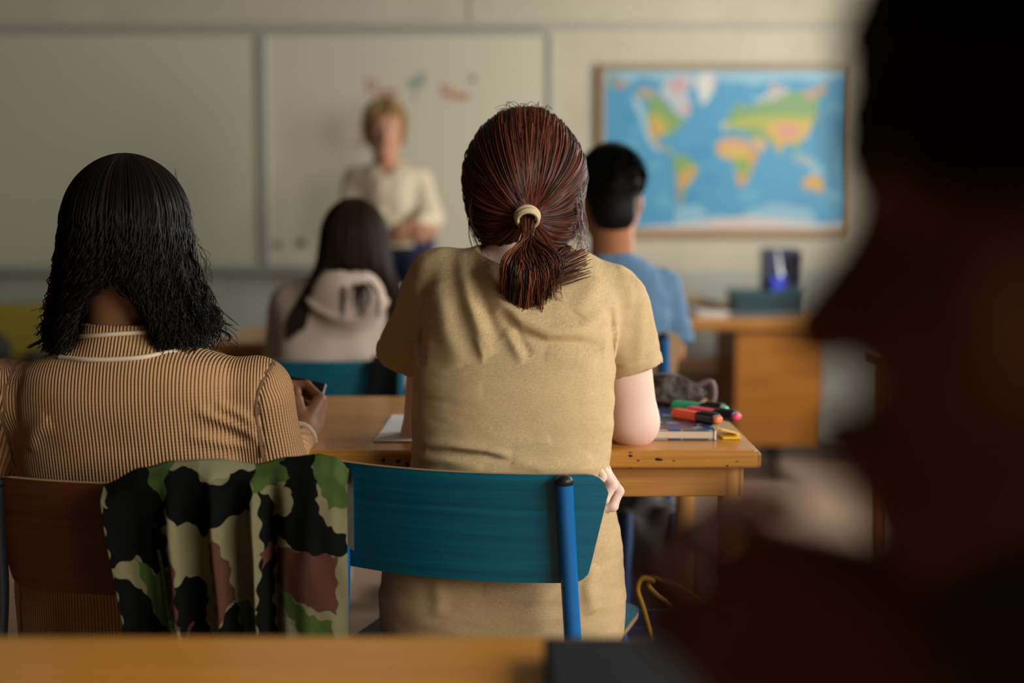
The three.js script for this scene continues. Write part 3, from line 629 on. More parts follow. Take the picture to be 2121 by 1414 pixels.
// ------------------------------------------------------------------ tables
const worn = dataTexture(1024, 128, (u, v) => {
  const k = 0.9 + 0.12 * tn(u, v, 4, 24), s = tn(u, v, 38, 7, 5) + 0.6 * tn(u, v, 90, 9, 8);
  const mark = sstep(0.34, 0.5, s), pale = sstep(0.42, 0.55, -s);
  return [lerp(lerp(k, 0.25, mark), 1, pale * 0.6), lerp(lerp(k, 0.17, mark), 1, pale * 0.6), lerp(lerp(k, 0.14, mark), 1, pale * 0.6)];
}, true, 1.4, 14);
function table(label, x0, x1, d0, d1, top, { th = 0.03, apron = 0.055, inset = 0.025, edge = M.deskEdge, legR = 0.02 } = {}) {
  const t = thing('school_table', label, 'table', [(x0 + x1) / 2, 0, -(d0 + d1) / 2], 0, 'school tables');
  placed('tabletop', rbox(x0 + 0.006, x1 - 0.006, top - th + 0.003, top, -d1 + 0.006, -d0 - 0.006, 0.005, 3), M.desk, t);
  placed('edge_band', [rbox(x0, x1, top - th, top - 0.0015, -d0 - 0.012, -d0, 0.006, 3), rbox(x0, x1, top - th, top - 0.0015, -d1, -d1 + 0.012, 0.006, 3), rbox(x0, x0 + 0.012, top - th, top - 0.0015, -d1, -d0, 0.006, 3), rbox(x1 - 0.012, x1, top - th, top - 0.0015, -d1, -d0, 0.006, 3)], edge, t);
  const y1 = top - th, y0 = y1 - apron, i = inset;
  placed('apron', [rbox(x0 + i, x1 - i, y0, y1, -d0 - i - 0.02, -d0 - i, 0.003), rbox(x0 + i, x1 - i, y0, y1, -d1 + i, -d1 + i + 0.02, 0.003), rbox(x0 + i + 0.001, x0 + i + 0.02, y0 + 0.001, y1 - 0.001, -d1 + i + 0.021, -d0 - i - 0.021, 0.003), rbox(x1 - i - 0.02, x1 - i - 0.001, y0 + 0.001, y1 - 0.001, -d1 + i + 0.021, -d0 - i - 0.021, 0.003)], M.deskLeg, t);
  for (const x of [x0 + i + legR - 0.003, x1 - i - legR + 0.003]) for (const z of [-d0 - i - legR + 0.003, -d1 + i + legR - 0.003]) placed('leg', rod([x, 0, z], [x, y1 - 0.001, z], legR * 0.85, legR, 18), M.legWood, t);
  return t;
}
const TOP = 0.8;
const edgeWorn = std([0.58, 0.25, 0.04], 0.4, { map: worn });
table('double wooden desk with a worn edge that the two nearest girls sit at', -0.98, 0.392, 2.205, 2.87, TOP, { edge: edgeWorn, th: 0.028, apron: 0.05 });
table('wooden desk of the front row, beyond the boy and the long haired girl', -0.85, 0.45, 3.98, 4.55, 0.8);
table('wooden desk at the far right, its leg showing beside the dark face', 0.965, 1.8, 3.2, 3.85, 0.8);
table('wooden desk in the foreground that crosses the bottom of the picture', -0.95, 0.75, 0.66, 1.245, TOP, { th: 0.024 });

// ------------------------------------------------------------------ things on the girls' table
const TY = TOP + 0.0005;
{
  const sheet = (label, x0, x1, d0, d1, turn) => {
    const cx = (x0 + x1) / 2, cz = -(d0 + d1) / 2, p = new THREE.PlaneGeometry(x1 - x0, d1 - d0, 12, 16).rotateX(-Math.PI / 2), q = p.attributes.position;
    for (let i = 0; i < q.count; i++) q.setY(i, 0.0012 + 0.0012 * (1 + noise(q.getX(i) * 9, q.getZ(i) * 9)));
    p.computeVertexNormals();
    const m = mesh('paper_sheet', join([p, new THREE.BoxGeometry(x1 - x0, 0.001, d1 - d0).translate(0, 0.0005, 0)]), M.paper, scene);
    m.position.set(cx, TY, cz); m.rotation.y = turn;
    m.userData = { label, category: 'paper', group: 'paper sheets on the table' };
  };
  sheet('white paper sheet on the table between the two nearest girls', -0.222, -0.02, 2.285, 2.58, -0.02);
  sheet('white paper sheet under the right forearm of the girl in beige', 0.0, 0.2, 2.29, 2.575, 0.05);

  const [bx1, , bz] = at(1487, 917, 2.31), book = thing('magazine', 'thick magazine with a printed cover lying beside the elbow, highlighters on it', 'magazine', [bx1 - 0.075, TY, bz - 0.13], -0.03);
  const cover = dataTexture(256, 256, (u, v) => {
    const a = noise(u * 6, v * 6, 2), b = noise(u * 11, v * 9, 7), c = noise(u * 4, v * 5, 12);
    return a > 0.15 ? [0.16, 0.28, 0.52] : b > 0.2 ? [0.6, 0.62, 0.66] : c > 0.15 ? [0.45, 0.22, 0.2] : [0.3, 0.34, 0.4];
  });
  mesh('pages', rbox(-0.072, 0.072, 0.002, 0.015, -0.13, 0.13, 0.002), std([0.62, 0.5, 0.36], 0.8), book);
  mesh('cover', [rbox(-0.075, 0.075, 0.015, 0.017, -0.132, 0.132, 0.0008), rbox(-0.075, 0.075, 0, 0.002, -0.132, 0.132, 0.0008)].map((g) => { const p = g.attributes.position, uv = g.attributes.uv; for (let i = 0; i < p.count; i++) uv.setXY(i, p.getX(i) * 4, p.getZ(i) * 4); return g; }), std([1, 1, 1], 0.3, { map: cover }), book);
  mesh('spine', rbox(0.072, 0.0755, 0, 0.017, -0.132, 0.132, 0.001), std([0.7, 0.68, 0.64], 0.6), book);
  const BY = TY + 0.0172;
  // highlighters: [label, x px, y px, depth, turn, body colour, cap colour, height it lies at]
  const hl = (label, px, py, d, turn, body, tip, y) => {
    const [x, , z] = at(px, py, d), t = thing('highlighter', label, 'highlighter', [x, y, z], turn, 'highlighters on the table');
    const bm = std(body, 0.35), cm = std([0.004, 0.005, 0.009], 0.35);
    const prof = (w, h, x0, x1) => metricUV(new RoundedBoxGeometry(x1 - x0, h, w, 3, Math.min(w, h) * 0.32).translate((x0 + x1) / 2, h / 2, 0));
    mesh('barrel', prof(0.021, 0.0165, -0.056, 0.016), bm, t);
    const c = mesh('cap', prof(0.0235, 0.0185, 0.004, 0.05), cm, t);
    mesh('end_plug', new RoundedBoxGeometry(0.02, 0.0125, 0.017, 3, 0.006).translate(0.048, 0.0092, 0), std(tip, 0.35), c);
    mesh('clip', rbox(0.012, 0.046, 0.0183, 0.0205, -0.003, 0.003, 0.0009), cm, c);
  };
  hl('orange highlighter with a black cap, nearest of the highlighters on the magazine', 1443, 866, 2.4, -0.95, [0.9, 0.09, 0.02], [0.9, 0.2, 0.07], BY);
  hl('pink highlighter with a black cap behind the orange one', 1478, 866, 2.43, -0.85, [0.8, 0.05, 0.12], [0.85, 0.08, 0.18], BY);
  hl('green highlighter lying farthest from the table edge', 1425, 842, 2.545, -0.5, [0.02, 0.42, 0.13], [0.02, 0.42, 0.13], TY);
  hl('green highlighter whose tip shows beside the pink one', 1449, 853, 2.51, -0.7, [0.03, 0.42, 0.2], [0.05, 0.5, 0.26], BY);
  const [nx, , nz] = at(1510, 902, 2.34), note = thing('sticky_note', 'folded yellow sticky note at the corner of the magazine', 'sticky note', [nx, TY, nz]);
  const ng = new THREE.PlaneGeometry(0.032, 0.05, 8, 10).rotateX(-Math.PI / 2), np = ng.attributes.position;
  for (let i = 0; i < np.count; i++) np.setY(i, 0.014 - 0.25 * (np.getX(i) + 0.016) + 0.002 * Math.sin(np.getZ(i) * 90));
  ng.computeVertexNormals();
  mesh('leaf', ng, std([0.85, 0.5, 0.03], 0.7), note);
  mesh('pad', rbox(-0.014, 0.016, 0, 0.004, -0.025, 0.025, 0.001), std([0.85, 0.5, 0.03], 0.7), note);
  // soft pencil case
  const c = A(1375, 838, 2.62), pc = thing('pencil_case', 'crumpled dark brown pencil case behind the elbow on the table', 'pencil case', [c.x, TY, c.z]);
  const g = netMesh((x, y, z) => {
    const a = len3(x / 0.072, (y - 0.034) / 0.036, z / 0.045) - 1 + 0.22 * noise(x * 32, y * 30, z * 32) + 0.1 * noise(x * 70, y * 70, z * 70);
    return Math.max(a * 0.03, -y);
  }, [-0.1, -0.008, -0.07], [0.1, 0.09, 0.07], 0.0035);
  mesh('pouch', g, std([0.035, 0.018, 0.014], 0.65), pc);
  mesh('zip', tube([[-0.06, 0.055, 0.0], [-0.02, 0.072, 0.006], [0.03, 0.068, 0.002], [0.062, 0.045, 0.0]], 0.003, 20, 6), std([0.14, 0.12, 0.12], 0.35, { metalness: 0.6 }), pc);
  mesh('strap', tube([[0.055, 0.05, 0.01], [0.085, 0.06, 0.016], [0.09, 0.03, 0.02], [0.075, 0.006, 0.022]], 0.006, 16, 8), std([0.16, 0.1, 0.1], 0.6), pc);
}
// ------------------------------------------------------------------ notebook on the desk in the foreground
{
  const t = thing('notebook', 'dark closed notebook on the foreground desk', 'notebook', [0.14, TY, -1.07]);
  const dk = phys([0.008, 0.009, 0.011], 0.85, { specularIntensity: 0.3 });
  mesh('pages', rbox(-0.108, 0.108, 0.002, 0.017, -0.098, 0.1, 0.002), std([0.03, 0.03, 0.032], 0.6), t);
  mesh('cover', [rbox(-0.113, 0.113, 0.017, 0.0195, -0.1, 0.102, 0.001), rbox(-0.113, 0.113, 0, 0.002, -0.1, 0.102, 0.001), rbox(-0.1135, -0.108, 0, 0.0195, -0.1, 0.102, 0.001)], dk, t);
}
// ------------------------------------------------------------------ bag with yellow rope handles
{
  const q = A(1385, 1310, 2.36), t = thing('tote_bag', 'dark blue bag with yellow rope handles on the floor beside the chair', 'bag', [q.x + 0.02, 0, -2.5]);
  const y1 = q.y - 0.035;
  const g = netMesh((x, y, z) => {
    const k = y / y1, w = 0.12 + 0.012 * Math.sin(k * 3), d = lerp(0.085, 0.05, k) + 0.006 * noise(x * 12, y * 12, z * 9);
    const o = Math.max(Math.abs(x) - w, Math.abs(z) - d, -y, y - y1) - 0.012;
    const i = Math.max(Math.abs(x) - w + 0.004, Math.abs(z) - d + 0.004, y1 * 0.55 - y);
    return Math.max(o, -i) ;
  }, [-0.17, -0.02, -0.14], [0.17, y1 + 0.03, 0.14], 0.009);
  g.translate(0, 0.008, 0);
  mesh('sack', g, std([0.012, 0.022, 0.07], 0.85, { map: heather }), t);
  const loop = (pts, z) => mesh('rope_handle', tube(pts.map(([px, py]) => { const p = A(px, py, 2.5 - z); return [p.x - t.position.x, p.y, z]; }), 0.0042, 60, 8), std([0.68, 0.34, 0.012], 0.55), t);
  loop([[1357, 1345], [1346, 1300], [1333, 1255], [1322, 1218], [1330, 1198], [1345, 1197], [1358, 1203]], 0.062);
  loop([[1412, 1275], [1385, 1248], [1360, 1228], [1344, 1207], [1356, 1194], [1385, 1205], [1420, 1225], [1452, 1250], [1466, 1300], [1470, 1350]], 0.052);
}
// dark backpack under the table, behind the far leg
{
  const q = A(1348, 1110, 2.98), t = thing('backpack', 'dark backpack hanging under the table near the far table leg', 'backpack', [q.x, 0, -3.02]);
  const g = netMesh((x, y, z) => (Math.pow(Math.pow(Math.abs(x) / 0.1, 4) + Math.pow(Math.abs(y - 0.28) / 0.27, 4) + Math.pow(Math.abs(z) / 0.075, 3), 0.27) - 1) * 0.07 + 0.01 * noise(x * 15, y * 12, z * 15), [-0.14, -0.02, -0.12], [0.14, 0.6, 0.12], 0.01);
  mesh('sack', g, std([0.018, 0.012, 0.01], 0.7), t);
  mesh('pocket', rbox(-0.08, 0.08, 0.06, 0.26, 0.06, 0.095, 0.02, 3), std([0.03, 0.018, 0.014], 0.7), t);
  for (const s of [-1, 1]) mesh('strap', tube([[s * 0.05, 0.53, 0.05], [s * 0.055, 0.44, 0.1], [s * 0.065, 0.25, 0.11], [s * 0.07, 0.07, 0.07]], 0.012, 24, 8), std([0.008, 0.035, 0.12], 0.6), t);
}

// ------------------------------------------------------------------ camouflage jacket over the brown chair
{
  const X0 = 215, X1 = 722, Y0 = 925, Y1 = 1420;
  const camo = canvasTexture(1024, 1024, (g, w, h) => {
    const X = (px) => (px - X0) / (X1 - X0) * w, Y = (py) => (py - Y0) / (Y1 - Y0) * h;
    g.fillStyle = '#7d7657'; g.fillRect(0, 0, w, h);
    const patch = (col, pts) => {
      const q = [];
      pts.forEach(([x, y], i) => {
        const [x2, y2] = pts[(i + 1) % pts.length], L = len2(x2 - x, y2 - y), n = Math.max(2, Math.round(L / 5));
        for (let k = 0; k < n; k++) { const t = k / n, s = 3.4 * Math.sin(t * n * 0.8 + i * 1.7) * (L > 14 ? 1 : 0.3); q.push([lerp(x, x2, t) - (y2 - y) / L * s, lerp(y, y2, t) + (x2 - x) / L * s]); }
      });
      g.fillStyle = col; g.beginPath(); q.forEach(([x, y], i) => i ? g.lineTo(X(x), Y(y)) : g.moveTo(X(x), Y(y))); g.closePath(); g.fill();
    };
    const green = '#46582a', brown = '#56352a', black = '#050605', khaki = '#7d7657', pale = '#8f8b6c';
    patch(pale, [[395, 925], [535, 925], [530, 960], [470, 975], [430, 985]]);
    patch(green, [[300, 925], [362, 925], [352, 1000], [340, 1055], [305, 1020], [290, 960]]);
    patch(green, [[525, 925], [612, 935], [608, 975], [575, 990], [528, 1004]]);
    patch(green, [[650, 920], [722, 920], [722, 1030], [688, 1030], [668, 1000], [652, 960]]);
    patch(black, [[215, 985], [300, 950], [320, 1000], [345, 1020], [345, 1060], [300, 1080], [262, 1068], [235, 1060]]);
    patch(black, [[350, 960], [400, 955], [425, 985], [445, 990], [470, 985], [485, 965], [528, 960], [526, 1030], [480, 1048], [440, 1062], [420, 1080], [395, 1060], [360, 1058], [345, 1030]]);
    patch(black, [[578, 945], [600, 930], [650, 930], [650, 960], [664, 980], [660, 1010], [666, 1040], [690, 1060], [722, 1085], [722, 1112], [650, 1115], [600, 1090], [560, 1070], [566, 1048], [610, 1035], [608, 1000], [590, 990], [610, 975]]);
    patch(black, [[215, 1030], [300, 1060], [345, 1075], [340, 1130], [300, 1150], [268, 1120], [215, 1140]]);
    patch(green, [[262, 1120], [300, 1150], [338, 1140], [336, 1210], [310, 1250], [280, 1210]]);
    patch(black, [[215, 1150], [270, 1180], [300, 1240], [345, 1250], [350, 1420], [215, 1420]]);
    patch(brown, [[432, 1090], [446, 1076], [470, 1130], [478, 1190], [446, 1230]]);
    patch(black, [[540, 1000], [562, 1010], [572, 1080], [560, 1180], [566, 1300], [560, 1420], [530, 1420], [534, 1200], [545, 1100]]);
    patch(brown, [[330, 1140], [352, 1120], [356, 1200], [364, 1250], [345, 1240]]);
    patch(brown, [[568, 1095], [620, 1100], [700, 1112], [700, 1215], [640, 1200], [600, 1180], [572, 1165]]);
    patch(black, [[350, 1165], [380, 1150], [412, 1160], [418, 1190], [408, 1225], [420, 1245], [430, 1290], [420, 1380], [390, 1380], [370, 1300], [352, 1230]]);
    patch(green, [[426, 1240], [440, 1240], [438, 1380], [420, 1380]]);
    patch(green, [[475, 1195], [530, 1198], [528, 1270], [500, 1300], [490, 1270], [478, 1230]]);
    patch(black, [[446, 1235], [480, 1190], [498, 1300], [505, 1400], [440, 1400]]);
    patch(green, [[575, 1180], [585, 1170], [620, 1195], [650, 1215], [692, 1230], [692, 1290], [668, 1295], [650, 1265], [626, 1255], [612, 1225], [578, 1200]]);
    patch(pale, [[575, 1210], [605, 1228], [624, 1262], [650, 1275], [668, 1300], [700, 1300], [700, 1420], [640, 1420], [612, 1300], [578, 1266]]);
    patch(brown, [[578, 1270], [612, 1275], [640, 1340], [640, 1420], [580, 1420]]);
    patch(khaki, [[700, 1130], [722, 1120], [722, 1330], [705, 1300]]);
    patch(brown, [[540, 1108], [560, 1090], [566, 1110], [545, 1140]]);
    patch(brown, [[380, 1230], [356, 1255], [372, 1330], [350, 1320]]);
    for (let i = 0; i < 9000; i++) { g.fillStyle = rnd() < 0.5 ? 'rgba(255,255,240,0.035)' : 'rgba(0,0,0,0.06)'; g.fillRect(rnd() * w, rnd() * h, R(1, 2), R(2, 12)); }
  });
  // folded cloth: lines along the chair back, falling on the near side, a short flap beyond
  const NU = 150, NV = 90, P = [], UV = [], I = [];
  const crest = (u) => { const k = [[0, 992], [0.16, 958], [0.28, 944], [0.46, 940], [0.62, 950], [0.76, 936], [0.88, 930], [0.94, 936], [1, 962]]; let i = 0; while (i < k.length - 2 && u > k[i + 1][0]) i++; const t = sstep(0, 1, (u - k[i][0]) / (k[i + 1][0] - k[i][0])); return lerp(k[i][1], k[i + 1][1], t); };
  const pleat = (u, v) => {
    const s = v * 0.035 * Math.sin(u * 9), g = (c, w, h) => { const e = (u + s - c) / w; return h * Math.exp(-e * e); };
    const open = sstep(0.0, 0.3, v);
    return open * (g(0.275, 0.03, 0.014) + g(0.445, 0.028, 0.02) + g(0.615, 0.026, 0.024) + g(0.86, 0.12, 0.018) - g(0.36, 0.05, 0.012) - g(0.535, 0.04, 0.014) - g(0.69, 0.03, 0.022) - g(0.13, 0.12, 0.02)) + 0.006 * noise(u * 14, v * 5) * open;
  };
  const point = (u, v, o) => {                                       // v: -0.35 the far flap, 0 the crest, 1 the hem
    const top = crest(u), px = lerp(lerp(X0, X1, u), lerp(X0 + 62, X1 - 4, u), sstep(0, 1, Math.max(v, 0)) * (1 - u)), d0 = 1.895 + 0.03 * (u - 0.5);
    const k = A(px, top, d0), bottom = 0.475, back = 0.055;
    if (v < 0) { const a = -v / 0.35; return [k.x, k.y - 0.12 * a - 0.012 * a, -d0 - back * Math.pow(sstep(0, 0.3, a), 0.6) - 0.002]; }
    const y = lerp(k.y, bottom, v), z = -d0 + pleat(u, v) + 0.02 * sstep(0, 0.08, v);
    return [k.x, y - 0.006 * sstep(0.1, 0, v), z];
  };
  const rowsV = Array.from({ length: NV + 1 }, (_, j) => j < 12 ? -0.35 * (1 - j / 12) : (j - 12) / (NV - 12));
  for (const v of rowsV) for (let i = 0; i <= NU; i++) { const q = point(i / NU, v); P.push(...q); UV.push(i / NU, 1 - clamp((lerp(crest(i / NU), Y1, Math.abs(v)) - Y0) / (Y1 - Y0), 0, 1)); }
  for (let j = 0; j < NV; j++) for (let i = 0; i < NU; i++) { const a = j * (NU + 1) + i, b = a + NU + 1; I.push(a, b, a + 1, a + 1, b, b + 1); }
  const g = new THREE.BufferGeometry(); g.setAttribute('position', new THREE.Float32BufferAttribute(P, 3)); g.setAttribute('uv', new THREE.Float32BufferAttribute(UV, 2)); g.setIndex(I); g.computeVertexNormals();
  // the lining, a little behind the outer cloth
  const lin = g.clone(), lp = lin.attributes.position, ln = lin.attributes.normal;
  for (let i = 0; i < lp.count; i++) lp.setXYZ(i, lp.getX(i) - ln.getX(i) * 0.003, lp.getY(i) - ln.getY(i) * 0.003, lp.getZ(i) - ln.getZ(i) * 0.003);
  const t = thing('jacket', 'camouflage jacket in green, brown and black hanging over the brown chair', 'jacket', [-0.4, 0.48, -1.9]);
  placed('cloth', g, cloth([0.72, 0.72, 0.68], { map: camo, bumpMap: weaveBump, bumpScale: 0.0002 }), t);
  placed('lining', lin, std([0.05, 0.05, 0.035], 0.9), t);
  const teeth = [], zp = [[338, 1130], [348, 1180], [356, 1230], [372, 1285], [396, 1345]];
  const zc = new THREE.CatmullRomCurve3(zp.map(([x, y]) => { const p = A(x, y, 1.9); return p; }));
  const cl = Array.from({ length: 60 }, (_, i) => zc.getPoint(i / 59));
  const surf = (p) => { let best = 9, z = 0; const pa = g.attributes.position; for (let i = 0; i < pa.count; i += 1) { const dd = (pa.getX(i) + t.position.x - p.x) ** 2 + (pa.getY(i) + t.position.y - p.y) ** 2; if (dd < best && pa.getZ(i) + t.position.z > -1.915) { best = dd; z = pa.getZ(i) + t.position.z; } } return z; };
  cl.forEach((p) => { teeth.push(new THREE.BoxGeometry(0.004, 0.0022, 0.003).translate(p.x, p.y, surf(p) + 0.002)); });
  const zip = placed('zip', teeth, std([0.03, 0.06, 0.015], 0.4, { metalness: 0.4 }), t);
  zip.userData.kind = 'stuff';
}
// black garment over the corner of the long haired girl's chair
{
  const g0 = A(800, 738, 3.5), P = [], UV = [], I = [], nu = 24, nv = 24;
  for (let j = 0; j <= nv; j++) for (let i = 0; i <= nu; i++) {
    const u = i / nu, v = j / nv, xl = lerp(768, 738, v), xr = 826, p = A(lerp(xl, xr, u), lerp(741, 905, v), 3.475), over = v < 0.06 ? (0.06 - v) / 0.06 * 0.06 : 0;
    P.push(p.x, p.y, p.z + 0.012 * Math.sin(u * 7 + v * 2) * v - over); UV.push(u, v);
  }
  for (let j = 0; j < nv; j++) for (let i = 0; i < nu; i++) { const a = j * (nu + 1) + i, b = a + nu + 1; I.push(a, b, a + 1, a + 1, b, b + 1); }
  const g = new THREE.BufferGeometry(); g.setAttribute('position', new THREE.Float32BufferAttribute(P, 3)); g.setAttribute('uv', new THREE.Float32BufferAttribute(UV, 2)); g.setIndex(I); g.computeVertexNormals();
  const t = thing('scarf', 'black cloth hanging over the corner of the teal chair in front', 'scarf', [g0.x, 0.6, g0.z]);
  const b = g.clone(); b.translate(0, 0, -0.004);
  placed('cloth', [g, b], cloth([0.005, 0.005, 0.006]), t);
  const fr = []; for (let i = 0; i < 16; i++) { const p = A(lerp(740, 824, i / 15), 905, 3.475); fr.push(rod([p.x, p.y - 0.02, p.z], [p.x, p.y + 0.003, p.z], 0.0015, 0.0015, 5)); }
  const f = placed('fringe', fr, std([0.005, 0.005, 0.006], 0.9), t); f.userData.kind = 'stuff';
}

// ------------------------------------------------------------------ people
const skin = (rgb, rough = 0.55) => phys(rgb, rough, { specularIntensity: 0.6 });
const hairMat = (rough = 0.38, spec = 0.8) => phys([1, 1, 1], rough, { vertexColors: true, specularIntensity: spec });
const denim = std([0.012, 0.026, 0.065], 0.85, { map: heather }), shoeMat = std([0.5, 0.48, 0.45], 0.6), darkShoe = std([0.02, 0.02, 0.02], 0.6);

// the girl in beige with the ponytail
{
  const t = thing('person', 'girl in a beige T-shirt with a reddish brown ponytail, seated on the teal chair', 'person', [0, 0, -2.2]);
  const pale = [0.78, 0.54, 0.44];
  const rows = pxRows([
    [1345, 800, 1284, 2.165, 0.118], [1240, 784, 1298, 2.165, 0.12], [1130, 806, 1288, 2.16, 0.112], [1040, 832, 1272, 2.15, 0.104], [960, 848, 1265, 2.145, 0.1], [850, 853, 1270, 2.16, 0.1], [760, 855, 1278, 2.185, 0.105],
    [680, 862, 1284, 2.22, 0.11], [620, 866, 1290, 2.245, 0.104], [575, 880, 1284, 2.262, 0.09], [545, 905, 1258, 2.27, 0.076], [520, 950, 1215, 2.275, 0.062], [500, 1005, 1165, 2.28, 0.052]]);
  const body = trunk(rows, 2.15);
  const shL = A(912, 570, 2.27), shR = A(1276, 612, 2.265), elL = A(878, 905, 2.36), elR = A(1312, 874, 2.285);
  const crease = folds([
    [[[948, 508], [956, 560], [972, 620], [996, 684], [1012, 730]], 2.15, 0.013, 0.011], [[[976, 530], [988, 590], [1010, 650], [1034, 700]], 2.15, 0.009, -0.006],
    [[[1003, 522], [1016, 570], [1042, 622], [1082, 660], [1136, 680], [1200, 680], [1256, 650]], 2.15, 0.014, 0.011], [[[1036, 640], [1074, 684], [1130, 704], [1200, 708], [1250, 722]], 2.15, 0.009, -0.007],
    [[[914, 540], [908, 600], [924, 680], [956, 750]], 2.15, 0.018, 0.008], [[[1048, 676], [1066, 706], [1084, 742]], 2.15, 0.009, 0.006], [[[1066, 680], [1082, 706], [1098, 730]], 2.15, 0.006, -0.005],
    [[[1130, 722], [1180, 730], [1236, 746]], 2.15, 0.014, 0.004], [[[985, 690], [998, 720], [1003, 745]], 2.15, 0.005, 0.0025], [[[1196, 650], [1226, 604], [1250, 576]], 2.15, 0.016, 0.005],
    [[[870, 930], [930, 926], [1000, 930], [1060, 944]], 2.05, 0.008, 0.006], [[[880, 942], [940, 939], [1000, 942], [1060, 956]], 2.05, 0.005, -0.004], [[[1010, 925], [1080, 918], [1140, 912]], 2.05, 0.007, 0.003], [[[1060, 956], [1120, 968], [1180, 965], [1230, 955]], 2.05, 0.008, 0.005],
    [[[860, 962], [920, 956], [1000, 968]], 2.05, 0.009, 0.004], [[[1110, 985], [1190, 976], [1262, 980]], 2.05, 0.007, 0.003], [[[1240, 1200], [1225, 1240], [1235, 1300]], 2.0, 0.012, 0.006], [[[900, 1215], [905, 1300]], 2.0, 0.012, 0.003],
    [[[1000, 1240], [1100, 1260], [1200, 1240]], 2.0, 0.014, 0.003], [[[860, 800], [920, 815], [1000, 808]], 2.1, 0.014, 0.002], [[[1266, 640], [1272, 700], [1268, 770]], 2.15, 0.006, -0.005], [[[872, 600], [868, 680], [872, 760]], 2.15, 0.006, -0.006]]);
  const slL = cap(shL, A(850, 752, 2.335), 0.048, 0.062), slR = cap(shR, A(1304, 768, 2.285), 0.05, 0.053);
  const cutL = { p: A(826, 738, 2.33), n: A(840, 760, 2.335).sub(A(895, 560, 2.27)).normalize() }, cutR = { p: A(1320, 766, 2.28), n: V(0.32, -0.93, 0).normalize() };
  const side = (c, x, y, z) => (x - c.p.x) * c.n.x + (y - c.p.y) * c.n.y + (z - c.p.z) * c.n.z;
  const collarC = A(1085, 492, 2.245);
  const shirtField = (x, y, z) => {
    let d = body(x, y, z);
    if (d < 0.2) {
      const a = Math.max(slL(x, y, z) + 0.004 * noise(x * 30, y * 14, z * 30), side(cutL, x, y, z)), b = Math.max(slR(x, y, z) + 0.006 * noise(x * 34, y * 12, z * 34), side(cutR, x, y, z));
      d = smin(smin(d, a, 0.022), b, 0.016);
      const hemL = side(cutL, x, y, z) + 0.02, hemR = side(cutR, x, y, z) + 0.02;
      if (d < 0.03 && a < 0.01) d += 0.0016 * Math.exp(-hemL * hemL / 6e-6);
      if (d < 0.03 && b < 0.01) d += 0.0016 * Math.exp(-hemR * hemR / 6e-6);
      if (d < 0.03) {
        const zb = sstep(-2.3, -2.18, z);
        d -= crease(x, y) * zb + 0.0011 * noise(x * 13, y * 48, z * 6) + 0.0005 * noise(x * 40, y * 90, 4) + 0.0025 * noise(x * 8, y * 11, 8);
      }
      d = Math.max(d, (len3((x - collarC.x) / 0.078, (y - collarC.y) / 0.052, (z - collarC.z) / 0.1) - 1) * -0.052);
    }
    return d;
  };
  const lo = [-0.24, rows[0][0] - 0.005, -2.47], hi = [0.28, rows[rows.length - 1][0] + 0.05, -1.93];
  const beige = std([0.66, 0.46, 0.235], 0.92, { map: heather, bumpMap: weaveBump, bumpScale: 0.0002 });
  placed('t_shirt', netMesh(shirtField, lo, hi, 0.0048, (x, y, z) => [x, y + z * 0.5]), beige, t);
  // neck, arms and head
  const hc = A(1087, 392, 2.325), ax = axes(hc, [0.02, -0.2, -1], [0, 1, -0.12]);
  const neck = cap(ax.room(0, -0.06, -0.03), A(1078, 535, 2.285), 0.047, 0.054);
  const fR = V(elR.x - 0.05, TOP + 0.045, -2.56);
  const field = union([headField(ax), neck, cap(A(1010, 562, 2.28), A(1160, 572, 2.28), 0.036), cap(shL, elL, 0.042, 0.036), cap(shR, elR, 0.044, 0.0395), cap(elR, fR, 0.038, 0.025), cap(elL, V(0.03, 0.79, -2.37), 0.035, 0.028)], 0.018);
  const wrist = V(0.06, 0.785, -2.15);
  const parts = [netMesh(field, [-0.22, 0.74, -2.66], [0.28, 1.36, -2.16], 0.0062), netMesh(cap(V(0.02, 0.79, -2.365), wrist, 0.029, 0.023), [-0.04, 0.72, -2.42], [0.12, 0.84, -2.24], 0.006),
    handMesh(axes(fR.clone().add(V(0, 0, 0.01)), [0, -1, 0.1], [-0.25, -0.05, -1]), 0.3, 0.4), handMesh(axes(wrist, [-0.1, -0.85, 0.5], [1, 0.12, 0.2], 0.88), [0.9, 0.95, 1.0, 1.0], 0.7, 0.0)];
  placed('body', parts, skin(pale), t);
  // hair drawn back to a tie
  const C = A(1087, 376, 2.31), rx = 0.093, ry = 0.117, rz = 0.108, tie = A(1092, 450, 2.205);
  const el = (d, k = 1) => V(C.x + d.x * rx * k, C.y + d.y * ry * k, C.z + d.z * rz * k);
  const tieDir = V((tie.x - C.x) / rx, (tie.y - C.y) / ry, (tie.z - C.z) / rz); const tieLen = tieDir.length(); tieDir.normalize();
  const dark = [0.018, 0.006, 0.003], red = [0.15, 0.034, 0.013], gold = [0.28, 0.11, 0.035], rose = [0.27, 0.062, 0.035];
  const S = new Strands();
  const tone = (a, lat) => {                                           // dyed streaks: auburn, ginger and rose strands all round the head
    const n1 = noise(a * 9, lat * 2, 3), n2 = noise(a * 26, lat * 3, 8);
    let c = mixc(dark, red, sstep(-0.3, 0.35, n1));
    if (n2 > 0.15) c = mixc(c, rnd() < 0.5 ? rose : gold, sstep(0.15, 0.5, n2) * R(0.35, 0.85));
    return mixc(c, dark, rnd() * 0.3);
  };
